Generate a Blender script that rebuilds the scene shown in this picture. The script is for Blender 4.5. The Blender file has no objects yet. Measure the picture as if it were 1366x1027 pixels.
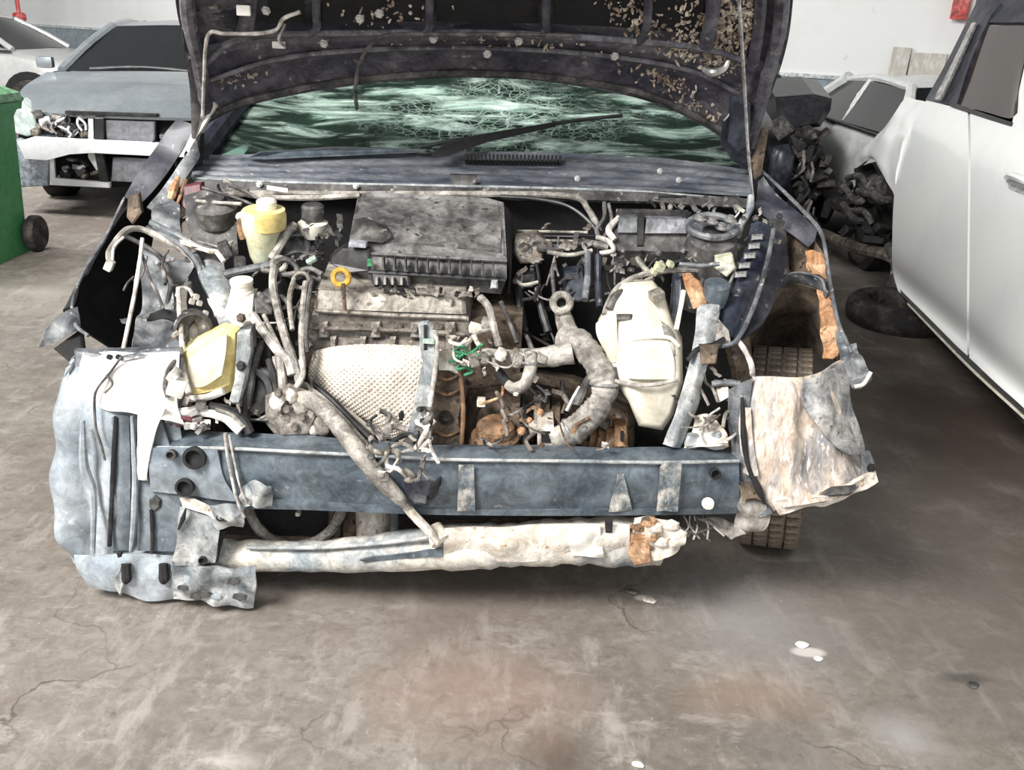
import bpy, bmesh, math, random
from mathutils import Vector, Matrix, noise
random.seed(7)
SC = bpy.context.scene
COL = SC.collection
R = math.radians

# ------------------------------------------------------------------ camera
F, CX, CY, HC = 1200.0, 683.0, 513.5, 1.42
TH = math.atan((513.5 - 32) / 1200.0)
RO = R(2.5)
cam_d = bpy.data.cameras.new('camera')
cam_d.sensor_fit = 'HORIZONTAL'
cam_d.sensor_width = 36.0
cam_d.lens = 36.0 * F / 1366.0
cam_d.clip_start = 0.05
cam = bpy.data.objects.new('camera', cam_d)
COL.objects.link(cam)
_X = Vector((1, 0, 0)); _U = Vector((0, math.sin(TH), math.cos(TH))); _F = Vector((0, math.cos(TH), -math.sin(TH)))
_r = _X * math.cos(RO) + _U * math.sin(RO); _u = -_X * math.sin(RO) + _U * math.cos(RO)
cam.matrix_world = Matrix(((_r.x, _u.x, -_F.x, 0), (_r.y, _u.y, -_F.y, 0), (_r.z, _u.z, -_F.z, HC), (0, 0, 0, 1)))
SC.camera = cam

# ------------------------------------------------------------------ world, lamps, exposure
wd = bpy.data.worlds.new('daylight'); SC.world = wd; wd.use_nodes = True
bg = wd.node_tree.nodes['Background']
bg.inputs[0].default_value = (0.93, 0.97, 1.0, 1); bg.inputs[1].default_value = 0.85
def area(name, loc, target, sx, sy, power, colr):
    l = bpy.data.lights.new(name, 'AREA'); l.shape = 'RECTANGLE'; l.size = sx; l.size_y = sy; l.energy = power; l.color = colr
    o = bpy.data.objects.new(name, l); COL.objects.link(o); o.location = loc
    o.rotation_euler = (Vector(target) - Vector(loc)).to_track_quat('-Z', 'Y').to_euler()
    return o
area('skylight_over_entrance', (-2.9, -0.7, 4.3), (-0.5, 2.2, 0.3), 2.0, 1.8, 470, (1.0, 0.98, 0.95))
area('added_fill_left', (-5.2, 6.0, 4.4), (-5.0, 10, 0.7), 3.5, 1.6, 640, (1.0, 1.0, 1.0))  # added lamp, no real fitting: brightens the left wall and grey car
SC.view_settings.view_transform = 'Standard'
SC.view_settings.look = 'None'
SC.view_settings.exposure = 0.6
SC.view_settings.gamma = 1.0
SC.view_settings.use_curve_mapping = False

# ------------------------------------------------------------------ helpers: photo point -> world
def ray(px, py):
    u = (px - CX) / F; v = -(py - CY) / F
    a = u * math.cos(RO) - v * math.sin(RO); b = u * math.sin(RO) + v * math.cos(RO)
    return Vector((a, math.cos(TH) + b * math.sin(TH), -math.sin(TH) + b * math.cos(TH)))
CAMP = Vector((0, 0, HC))
def W(px, py, Y):
    d = ray(px, py); return CAMP + d * (Y / d.y)
def Z(px, py, z):
    d = ray(px, py); return CAMP + d * ((z - HC) / d.z)
def PL(px, py, p0, n):
    d = ray(px, py); return CAMP + d * ((p0 - CAMP).dot(n) / d.dot(n))
def V(p):
    if isinstance(p, Vector): return p
    return W(*p)

# ------------------------------------------------------------------ materials
MATS = {}
def mat(name, c1, c2=None, scale=6.0, lo=0.42, hi=0.62, rough=0.6, metal=0.0, bump=0.0, speck=None, spk=0.64, stretch=None, coat=0.0, bscale=None, rough2=None, grime=.55, gs=26):
    """dusty / dirty surface: base colour c1, dirt c2 in noise patches, optional fine specks"""
    if name in MATS: return MATS[name]
    m = bpy.data.materials.new(name); m.use_nodes = True; nt = m.node_tree; N = nt.nodes; L = nt.links
    p = N['Principled BSDF']; p.inputs['Roughness'].default_value = rough; p.inputs['Metallic'].default_value = metal
    if coat: p.inputs['Coat Weight'].default_value = coat
    tc = N.new('ShaderNodeTexCoord'); co = tc.outputs['Object']
    if stretch:
        mp = N.new('ShaderNodeMapping'); mp.inputs['Scale'].default_value = stretch; L.new(co, mp.inputs[0]); co = mp.outputs[0]
    if c2 is None: c2 = c1
    n1 = N.new('ShaderNodeTexNoise'); n1.inputs['Scale'].default_value = scale; n1.inputs['Detail'].default_value = 8; n1.inputs['Roughness'].default_value = 0.68
    L.new(co, n1.inputs['Vector'])
    rp = N.new('ShaderNodeValToRGB'); rp.color_ramp.elements[0].position = lo; rp.color_ramp.elements[1].position = hi
    rp.color_ramp.elements[0].color = (*c1, 1); rp.color_ramp.elements[1].color = (*c2, 1)
    L.new(n1.outputs['Fac'], rp.inputs[0]); out = rp.outputs[0]
    if rough2 is not None:
        mr = N.new('ShaderNodeMapRange'); mr.inputs['From Min'].default_value = lo; mr.inputs['From Max'].default_value = hi
        mr.inputs['To Min'].default_value = rough; mr.inputs['To Max'].default_value = rough2
        L.new(n1.outputs['Fac'], mr.inputs[0]); L.new(mr.outputs[0], p.inputs['Roughness'])
    if speck:
        n2 = N.new('ShaderNodeTexNoise'); n2.inputs['Scale'].default_value = scale * 7; n2.inputs['Detail'].default_value = 4
        L.new(co, n2.inputs['Vector'])
        r2 = N.new('ShaderNodeValToRGB'); r2.color_ramp.elements[0].position = spk - .04; r2.color_ramp.elements[1].position = spk + .04
        L.new(n2.outputs['Fac'], r2.inputs[0])
        mx = N.new('ShaderNodeMixRGB'); mx.inputs[2].default_value = (*speck, 1)
        L.new(r2.outputs[0], mx.inputs[0]); L.new(out, mx.inputs[1]); out = mx.outputs[0]
    if grime:
        n4 = N.new('ShaderNodeTexNoise'); n4.inputs['Scale'].default_value = gs; n4.inputs['Detail'].default_value = 10; n4.inputs['Roughness'].default_value = .75
        n4.inputs['Distortion'].default_value = .6
        L.new(co, n4.inputs['Vector'])
        r4 = N.new('ShaderNodeValToRGB'); r4.color_ramp.elements[0].position = .40; r4.color_ramp.elements[1].position = .60
        lo4 = 1 - grime; hi4 = 1 + grime * .45
        r4.color_ramp.elements[0].color = (lo4, lo4 * .97, lo4 * .94, 1); r4.color_ramp.elements[1].color = (hi4, hi4, hi4, 1)
        L.new(n4.outputs['Fac'], r4.inputs[0])
        m4 = N.new('ShaderNodeMixRGB'); m4.blend_type = 'MULTIPLY'; m4.inputs[0].default_value = 1.0
        L.new(out, m4.inputs[1]); L.new(r4.outputs[0], m4.inputs[2]); out = m4.outputs[0]
    L.new(out, p.inputs['Base Color'])
    if bump:
        n3 = N.new('ShaderNodeTexNoise'); n3.inputs['Scale'].default_value = bscale or scale * 4; n3.inputs['Detail'].default_value = 5
        L.new(tc.outputs['Object'], n3.inputs['Vector'])
        b = N.new('ShaderNodeBump'); b.inputs['Strength'].default_value = bump; b.inputs['Distance'].default_value = 0.01
        L.new(n3.outputs['Fac'], b.inputs['Height']); L.new(b.outputs[0], p.inputs['Normal'])
    MATS[name] = m
    return m

def glass_mat(name, tint, crack=False, rough=0.03, clear=0.6):
    m = bpy.data.materials.new(name); m.use_nodes = True; nt = m.node_tree; N = nt.nodes; L = nt.links
    out = N['Material Output']; p = N['Principled BSDF']
    p.inputs['Base Color'].default_value = (*tint, 1); p.inputs['Roughness'].default_value = rough
    p.inputs['Transmission Weight'].default_value = clear; p.inputs['IOR'].default_value = 1.35
    if crack:
        tc = N.new('ShaderNodeTexCoord')
        def mapped(sc, rz=0.0, loc=(0, 0, 0)):
            q = N.new('ShaderNodeMapping'); q.inputs['Scale'].default_value = sc; q.inputs['Rotation'].default_value = (0, 0, rz); q.inputs['Location'].default_value = loc
            L.new(tc.outputs['Object'], q.inputs[0]); return q.outputs[0]
        def ramp(src, lo, hi, inv=False, top=1.0):
            q = N.new('ShaderNodeMapRange'); q.inputs['From Min'].default_value = hi if inv else lo; q.inputs['From Max'].default_value = lo if inv else hi; q.inputs['To Max'].default_value = top
            L.new(src, q.inputs[0]); return q.outputs[0]
        def math2(op, x, y):
            q = N.new('ShaderNodeMath'); q.operation = op
            for k, w in enumerate((x, y)):
                if isinstance(w, (int, float)): q.inputs[k].default_value = w
                else: L.new(w, q.inputs[k])
            return q.outputs[0]
        nz = N.new('ShaderNodeTexNoise'); nz.inputs['Scale'].default_value = 4; nz.inputs['Detail'].default_value = 8; L.new(tc.outputs['Object'], nz.inputs['Vector'])
        cracks = None
        for sc, wdt in (((16, 26, 26), .035), ((34, 60, 60), .06)):
            ad = N.new('ShaderNodeMixRGB'); ad.blend_type = 'ADD'; ad.inputs[0].default_value = 2.2
            L.new(mapped(sc, .3), ad.inputs[1]); L.new(nz.outputs['Color'], ad.inputs[2])
            vo = N.new('ShaderNodeTexVoronoi'); vo.feature = 'DISTANCE_TO_EDGE'; vo.inputs['Scale'].default_value = 1.0; L.new(ad.outputs[0], vo.inputs['Vector'])
            c_ = ramp(vo.outputs['Distance'], 0, wdt, True, .9)
            cracks = c_ if cracks is None else math2('MAXIMUM', cracks, c_)
        st = N.new('ShaderNodeTexNoise'); st.inputs['Scale'].default_value = 2.0; st.inputs['Detail'].default_value = 10; st.inputs['Roughness'].default_value = .72; st.inputs['Distortion'].default_value = .5
        L.new(mapped((2.0, 9, 9), .2, (3.1, 0, 0)), st.inputs['Vector'])
        streak = ramp(st.outputs['Fac'], .50, .64)  # pale streaks paint bright reflections into the glass, beside the cracks
        ln = N.new('ShaderNodeVectorMath'); ln.operation = 'LENGTH'; L.new(mapped((1.2, 2.5, 2.5), .12, (-.13, .42, .0)), ln.inputs[0])
        wob = math2('ADD', ln.outputs['Value'], math2('MULTIPLY', math2('SUBTRACT', nz.outputs['Fac'], .5), .9))
        core = ramp(wob, .18, .62, True)
        wide = ramp(wob, .6, 1.5, True, .42)
        mm_ = math2('MAXIMUM', math2('MULTIPLY', cracks, math2('MULTIPLY', core, .6)), math2('MULTIPLY', streak, math2('MAXIMUM', core, wide)))
        class mm: outputs = [mm_]
        df = N.new('ShaderNodeBsdfDiffuse'); df.inputs[0].default_value = (0.72, 0.9, 0.8, 1)
        mix = N.new('ShaderNodeMixShader'); L.new(mm.outputs[0], mix.inputs[0]); L.new(p.outputs[0], mix.inputs[1]); L.new(df.outputs[0], mix.inputs[2])
        L.new(mix.outputs[0], out.inputs[0])
    return m

# ------------------------------------------------------------------ object helpers
ORG = {}
def root(name, loc, label, cat, rot=0.0, group=None, kind=None):
    o = bpy.data.objects.new(name, None); COL.objects.link(o); o.location = loc; o.rotation_euler = (0, 0, rot)
    o.empty_display_size = 0.1
    o['label'] = label; o['category'] = cat
    if group: o['group'] = group
    ORG[o.name] = Vector((0, 0, 0)) if rot or kind == 'local' else Vector(loc)
    return o
def part(name, bm, m, parent=None, smooth=True, label=None, kind=None, angle=40):
    bmesh.ops.recalc_face_normals(bm, faces=bm.faces)
    vs = bm.verts
    c = Vector((0, 0, 0))
    if len(vs):
        lo = Vector((min(v.co.x for v in vs), min(v.co.y for v in vs), min(v.co.z for v in vs)))
        hi = Vector((max(v.co.x for v in vs), max(v.co.y for v in vs), max(v.co.z for v in vs)))
        c = (lo + hi) / 2
    for v in vs: v.co -= c
    me = bpy.data.meshes.new(name)
    for f in bm.faces: f.smooth = smooth
    if smooth:
        for e in bm.edges:
            if len(e.link_faces) == 2 and e.calc_face_angle(0) > R(angle): e.smooth = False
    bm.to_mesh(me); bm.free()
    me.materials.append(m)
    o = bpy.data.objects.new(name, me); COL.objects.link(o)
    if parent is not None:
        o.parent = parent; o.location = c - ORG[parent.name]
    else: o.location = c
    ORG[o.name] = c
    if label: o['label'] = label
    if kind: o['kind'] = kind
    return o
def tag(o, label, cat, group=None):
    o['label'] = label; o['category'] = cat
    if group: o['group'] = group
    return o
def cr(p0, p1, p2, p3, t):
    return 0.5 * ((2 * p1) + (p2 - p0) * t + (2 * p0 - 5 * p1 + 4 * p2 - p3) * t * t + (3 * p1 - p0 - 3 * p2 + p3) * t ** 3)
def sample(pts, n, closed=False):
    k = len(pts); out = []
    if k == 1: return [pts[0]] * n
    for i in range(n):
        s = i / (n if closed else (n - 1)) * (k if closed else (k - 1))
        j = min(int(s), (k if closed else k - 1) - 1); t = s - j
        if closed: q = [pts[(j + d) % k] for d in (-1, 0, 1, 2)]
        else:
            g = lambda a: pts[a] if 0 <= a < k else (2 * pts[0] - pts[1] if a < 0 else 2 * pts[-1] - pts[-2])
            q = [g(j - 1), g(j), g(j + 1), g(j + 2)]
        out.append(cr(*q, t))
    return out
def lin(vals, n):
    k = len(vals); out = []
    for i in range(n):
        s = i / (n - 1) * (k - 1); j = min(int(s), k - 2) if k > 1 else 0
        out.append(vals[j] if k == 1 else vals[j] + (vals[j + 1] - vals[j]) * (s - j))
    return out
def add_tube(bm, pts, r, seg=8, n=None, rib=0.0, ribn=0, straight=False, cap=True, closed=False):
    pts = [V(p) for p in pts]
    if n is None: n = max(2, len(pts) * 6 - 5)
    if ribn: n = ribn * 4 + 1
    path = pts if straight else sample(pts, n, closed)
    rad = lin(r if isinstance(r, (list, tuple)) else [r], len(path)) if len(path) > 1 else [r]
    rings = []; ref = None
    for i, p in enumerate(path):
        a = path[i - 1] if i or closed else path[0]; b = path[(i + 1) % len(path)] if (i < len(path) - 1 or closed) else path[-1]
        d = (b - a)
        if d.length < 1e-9: d = Vector((0, 0, 1))
        d.normalize()
        if ref is None:
            ref = d.orthogonal().normalized()
        ref = (ref - d * ref.dot(d)); ref = ref.normalized() if ref.length > 1e-6 else d.orthogonal().normalized()
        s = d.cross(ref)
        rr = rad[i] * (1 + (rib if ribn and (i % 4) < 2 else 0)) * (1 + .16 * noise.noise(p * 38))
        rings.append([bm.verts.new(p + (ref * math.cos(2 * math.pi * k / seg) + s * math.sin(2 * math.pi * k / seg)) * rr) for k in range(seg)])
    m = len(rings)
    for i in range(m if closed else m - 1):
        A = rings[i]; B = rings[(i + 1) % m]
        for k in range(seg): bm.faces.new((A[k], A[(k + 1) % seg], B[(k + 1) % seg], B[k]))
    if cap and not closed:
        bm.faces.new(rings[0][::-1]); bm.faces.new(rings[-1])
    return bm
def tube(name, pts, r, m, parent, **k):
    lab = k.pop('label', None)
    return part(name, add_tube(bmesh.new(), pts, r, **k), m, parent, label=lab)
def add_box(bm, c, s, rot=None, bev=0.0):
    c = V(c); M = Matrix.Translation(c)
    if rot: M = M @ Matrix.Rotation(rot[2], 4, 'Z') @ Matrix.Rotation(rot[1], 4, 'Y') @ Matrix.Rotation(rot[0], 4, 'X')
    M = M @ Matrix.Diagonal((s[0], s[1], s[2], 1))
    g = bmesh.ops.create_cube(bm, size=1.0, matrix=M)
    if bev:
        es = list({e for v in g['verts'] for e in v.link_edges})
        bmesh.ops.bevel(bm, geom=es, offset=bev, segments=2, affect='EDGES', profile=0.7)
    return bm
def box(name, c, s, m, parent, rot=None, bev=0.004, **k):
    if name in ('bracket', 'fitting'):          # small pressed brackets: long, thin and bent rather than cubes
        c = V(c); L_, t_ = max(s[0], s[2]) * random.uniform(.8, 1.3), random.uniform(.002, .004)
        a = random.uniform(0, 6.28); d = Vector((math.cos(a), random.uniform(-.4, .4), math.sin(a))).normalized(); e = d.cross(Vector((random.uniform(-.5, .5), -1, random.uniform(-.5, .5)))).normalized(); w = e * random.uniform(.003, .008); f = d.cross(e).normalized()
        g = f * t_; up = e * L_ * random.uniform(-.4, .4) + f * L_ * random.uniform(-.3, .3)
        bm = bmesh.new()
        add_loft(bm, [[p - w - g, p + w - g, p + w + g, p - w + g] for p in (c - d * L_ * .5 - up, c - d * L_ * .15, c + d * L_ * .2, c + d * L_ * .5 + up * .7)])
        return part(name, bm, m, parent, smooth=False)
    return part(name, add_box(bmesh.new(), c, s, rot, bev), m, parent, **k)
def add_grid(bm, pts, thick, away=None):
    """pts[i][j] vectors -> sheet with real thickness"""
    a = len(pts); b = len(pts[0])
    nrm = [[None] * b for _ in range(a)]
    for i in range(a):
        for j in range(b):
            du = pts[min(i + 1, a - 1)][j] - pts[max(i - 1, 0)][j]; dv = pts[i][min(j + 1, b - 1)] - pts[i][max(j - 1, 0)]
            n = du.cross(dv)
            n = n.normalized() if n.length > 1e-9 else Vector((0, -1, 0))
            nrm[i][j] = n
    ref = (CAMP if away is None else away)
    ci = pts[a // 2][b // 2]
    sgn = 1 if nrm[a // 2][b // 2].dot(ref - ci) < 0 else -1     # points away from the reference
    f = [[bm.verts.new(p) for p in row] for row in pts]
    g = [[bm.verts.new(pts[i][j] + nrm[i][j] * sgn * thick) for j in range(b)] for i in range(a)]
    for i in range(a - 1):
        for j in range(b - 1):
            bm.faces.new((f[i][j], f[i][j + 1], f[i + 1][j + 1], f[i + 1][j])); bm.faces.new((g[i][j], g[i + 1][j], g[i + 1][j + 1], g[i][j + 1]))
    for i in range(a - 1):
        for j in (0, b - 1): bm.faces.new((f[i][j], f[i + 1][j], g[i + 1][j], g[i][j]))
    for j in range(b - 1):
        for i in (0, a - 1): bm.faces.new((f[i][j], f[i][j + 1], g[i][j + 1], g[i][j]))
    return bm
def surf(rows, nu, nv):
    rows = [[V(p) for p in r] for r in rows]
    S = [sample(r, nu) for r in rows]
    cols = [sample([S[i][j] for i in range(len(S))], nv) for j in range(nu)]
    return [[cols[j][i] for j in range(nu)] for i in range(nv)]
def patch(name, rows, m, parent, nu=24, nv=24, thick=.004, amp=0.0, fr=8.0, seed=0.0, fn=None, away=None, smooth=True, **k):
    P = surf(rows, nu, nv)
    if amp or fn:
        Q = []
        for i in range(nv):
            r = []
            for j in range(nu):
                du = P[min(i + 1, nv - 1)][j] - P[max(i - 1, 0)][j]; dv = P[i][min(j + 1, nu - 1)] - P[i][max(j - 1, 0)]
                n = du.cross(dv); n = n.normalized() if n.length > 1e-9 else Vector((0, -1, 0))
                if n.dot(CAMP - P[i][j]) < 0: n = -n
                d = 0.0
                if amp: d += amp * noise.noise(P[i][j] * fr + Vector((seed, seed * 1.7, 0)))
                if fn: d += fn(j / (nu - 1), i / (nv - 1))
                r.append(P[i][j] + n * d)
            Q.append(r)
        P = Q
    return part(name, add_grid(bmesh.new(), P, thick, away), m, parent, smooth=smooth, **k)
def add_loft(bm, rings, cap=True):
    R_ = [[bm.verts.new(V(p)) for p in r] for r in rings]; n = len(R_[0])
    for a, b in zip(R_, R_[1:]):
        for k in range(n): bm.faces.new((a[k], a[(k + 1) % n], b[(k + 1) % n], b[k]))
    if cap: bm.faces.new(R_[0][::-1]); bm.faces.new(R_[-1])
    return bm
def loft(name, rings, m, parent, **k):
    return part(name, add_loft(bmesh.new(), rings), m, parent, **k)
def add_slab(bm, pts, depth, inset=0.006, dirv=(0, 1, 0)):
    """solid piece: face outline (px,py,Y), pushed back by depth along dirv, front edge chamfered"""
    P = [V(p) for p in pts]; c = sum(P, Vector()) / len(P); d = Vector(dirv).normalized()
    fr = [p + (c - p).normalized() * min(inset, (c - p).length * .4) for p in P]
    return add_loft(bm, [fr, [p + d * inset * .8 for p in P], [p + d * depth for p in P]])
def slab(name, pts, depth, m, parent, inset=0.006, dirv=(0, 1, 0), smooth=False, **k):
    return part(name, add_slab(bmesh.new(), pts, depth, inset, dirv), m, parent, smooth=smooth, **k)
def add_lathe(bm, base, axis, prof, seg=20):
    """prof: (radius, height) along axis"""
    base = V(base); d = Vector(axis).normalized(); a = d.orthogonal().normalized(); b = d.cross(a)
    rings = [[base + d * h + (a * math.cos(2 * math.pi * k / seg) + b * math.sin(2 * math.pi * k / seg)) * max(r, 1e-4) for k in range(seg)] for r, h in prof]
    return add_loft(bm, rings)
def lathe(name, base, axis, prof, m, parent, seg=20, **k):
    return part(name, add_lathe(bmesh.new(), base, axis, prof, seg), m, parent, **k)
def bolt(p, axis, r, m, parent, name='bolt'):
    return part(name, add_lathe(bmesh.new(), p, axis, [(r * 1.5, 0), (r * 1.5, r * .3), (r, r * .35), (r, r * 1.1), (r * .8, r * 1.2)], 6), m, parent, smooth=False)
def ring(name, c, axis, R1, r, m, parent, seg=28, a0=0, a1=2 * math.pi, **k):
    c = V(c); d = Vector(axis).normalized(); a = d.orthogonal().normalized(); b = d.cross(a)
    full = abs(a1 - a0) > 6.28
    n = seg
    pts = [c + (a * math.cos(a0 + (a1 - a0) * i / (n if full else n - 1)) + b * math.sin(a0 + (a1 - a0) * i / (n if full else n - 1))) * R1 for i in range(n)]
    return part(name, add_tube(bmesh.new(), pts, r, seg=8, straight=True, closed=full), m, parent, **k)
def struct(name, bm, m, **k):
    o = part(name, bm, m, None, **k); o['kind'] = 'structure'; return o

# ------------------------------------------------------------------ palette
def floor_mat():
    m = mat('stained_shaded_concrete', (.142, .123, .104), (.236, .212, .185), 1.6, .35, .66, rough=.75, bump=.25, bscale=14, rough2=.5, grime=0.22)
    nt = m.node_tree; N = nt.nodes; L = nt.links; p = N['Principled BSDF']
    prev = p.inputs['Base Color'].links[0].from_socket
    tc = N.new('ShaderNodeTexCoord')
    def layer(scale, lo, hi, colr, amt, st=(1, 1, 1), rot=0, detail=8):
        nonlocal prev
        mp = N.new('ShaderNodeMapping'); mp.inputs['Scale'].default_value = st; mp.inputs['Rotation'].default_value = (0, 0, rot); L.new(tc.outputs['Object'], mp.inputs[0])
        n = N.new('ShaderNodeTexNoise'); n.inputs['Scale'].default_value = scale; n.inputs['Detail'].default_value = detail; n.inputs['Roughness'].default_value = .7; L.new(mp.outputs[0], n.inputs['Vector'])
        r = N.new('ShaderNodeValToRGB'); r.color_ramp.elements[0].position = lo; r.color_ramp.elements[1].position = hi; r.color_ramp.elements[1].color = (amt, amt, amt, 1); L.new(n.outputs['Fac'], r.inputs[0])
        x = N.new('ShaderNodeMixRGB'); x.inputs[2].default_value = (*colr, 1); L.new(r.outputs[0], x.inputs[0]); L.new(prev, x.inputs[1]); prev = x.outputs[0]
    layer(2.2, .50, .68, (.135, .11, .092), .7)
    layer(5, .54, .66, (.11, .09, .075), .45, (1, 3.5, 1), -.5, 12)
    layer(4, .54, .64, (.34, .31, .28), .5, (3, 1, 1), .75, 12)
    layer(60, .56, .70, (.12, .10, .085), .4)
    layer(7, .56, .68, (.33, .30, .27), .6, (1, 2.2, 1), .6)
    layer(22, .57, .70, (.085, .07, .06), .75)
    layer(34, .64, .72, (.46, .43, .39), .6)
    vz = N.new('ShaderNodeTexNoise'); vz.inputs['Scale'].default_value = 2.5; vz.inputs['Detail'].default_value = 6; L.new(tc.outputs['Object'], vz.inputs['Vector'])
    va = N.new('ShaderNodeMixRGB'); va.blend_type = 'ADD'; va.inputs[0].default_value = .8; L.new(tc.outputs['Object'], va.inputs[1]); L.new(vz.outputs['Color'], va.inputs[2])
    vo = N.new('ShaderNodeTexVoronoi'); vo.feature = 'DISTANCE_TO_EDGE'; vo.inputs['Scale'].default_value = 1.3; L.new(va.outputs[0], vo.inputs['Vector'])
    vm = N.new('ShaderNodeMapRange'); vm.inputs['From Min'].default_value = .009; vm.inputs['From Max'].default_value = .002; L.new(vo.outputs['Distance'], vm.inputs[0])
    vk = N.new('ShaderNodeMath'); vk.operation = 'MULTIPLY'; L.new(vm.outputs[0], vk.inputs[0])
    vr = N.new('ShaderNodeMapRange'); vr.inputs['From Min'].default_value = .5; vr.inputs['From Max'].default_value = .62; vr.inputs['To Max'].default_value = .75; L.new(vz.outputs['Fac'], vr.inputs[0]); L.new(vr.outputs[0], vk.inputs[1])
    vx = N.new('ShaderNodeMixRGB'); vx.inputs[2].default_value = (.05, .04, .034, 1); L.new(vk.outputs[0], vx.inputs[0]); L.new(prev, vx.inputs[1]); prev = vx.outputs[0]
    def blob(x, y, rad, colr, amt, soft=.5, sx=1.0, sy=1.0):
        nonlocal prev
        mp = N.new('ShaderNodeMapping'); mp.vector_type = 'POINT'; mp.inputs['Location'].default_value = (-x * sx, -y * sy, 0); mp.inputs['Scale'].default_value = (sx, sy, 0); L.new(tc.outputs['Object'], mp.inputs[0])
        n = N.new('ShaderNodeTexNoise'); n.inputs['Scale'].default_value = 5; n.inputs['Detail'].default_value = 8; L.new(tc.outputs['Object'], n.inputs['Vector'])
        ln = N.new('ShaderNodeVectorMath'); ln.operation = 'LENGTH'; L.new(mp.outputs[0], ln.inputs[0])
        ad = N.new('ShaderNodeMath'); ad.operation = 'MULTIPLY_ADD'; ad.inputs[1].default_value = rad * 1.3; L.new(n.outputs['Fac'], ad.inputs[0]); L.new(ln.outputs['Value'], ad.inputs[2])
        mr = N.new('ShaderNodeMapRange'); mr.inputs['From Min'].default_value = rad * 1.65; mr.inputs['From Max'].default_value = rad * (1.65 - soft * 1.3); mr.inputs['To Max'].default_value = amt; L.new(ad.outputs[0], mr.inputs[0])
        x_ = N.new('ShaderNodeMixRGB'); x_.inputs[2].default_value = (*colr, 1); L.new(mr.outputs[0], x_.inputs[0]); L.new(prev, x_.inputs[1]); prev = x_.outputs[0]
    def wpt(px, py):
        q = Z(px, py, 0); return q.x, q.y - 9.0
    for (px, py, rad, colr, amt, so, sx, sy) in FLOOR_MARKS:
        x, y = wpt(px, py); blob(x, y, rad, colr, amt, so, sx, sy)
    L.new(prev, p.inputs['Base Color'])
    return m
OIL = (.06, .042, .03); PALE = (.68, .62, .58)
FLOOR_MARKS = [(745, 1010, .11, OIL, .8, .7, 1, 1), (1260, 560, 1.1, (.07, .05, .04), .9, .7, 1.0, .7), (1180, 700, .75, (.10, .082, .07), .7, .9, .8, .8), (1300, 860, .6, (.12, .105, .09), .75, .9, 1, 1),  # broad dark blobs on the right combine painted shadow and wet floor
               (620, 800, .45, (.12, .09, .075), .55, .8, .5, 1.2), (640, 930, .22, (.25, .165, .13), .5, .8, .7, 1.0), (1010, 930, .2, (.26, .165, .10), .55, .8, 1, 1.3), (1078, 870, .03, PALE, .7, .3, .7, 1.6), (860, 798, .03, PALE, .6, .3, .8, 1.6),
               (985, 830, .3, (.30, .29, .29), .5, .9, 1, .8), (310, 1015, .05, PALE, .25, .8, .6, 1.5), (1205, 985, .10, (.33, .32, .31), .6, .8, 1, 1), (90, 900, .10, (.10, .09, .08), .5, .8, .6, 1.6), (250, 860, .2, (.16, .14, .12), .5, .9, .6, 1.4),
               (60, 390, .4, (.40, .36, .31), .6, .9, .8, 1), (160, 300, .6, (.11, .08, .065), .7, .9, .6, 1.5), (1030, 980, .18, (.12, .11, .11), .5, .8, 1, 1), (1290, 905, .04, (.03, .03, .03), .6, .5, .5, 1.5)]
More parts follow.
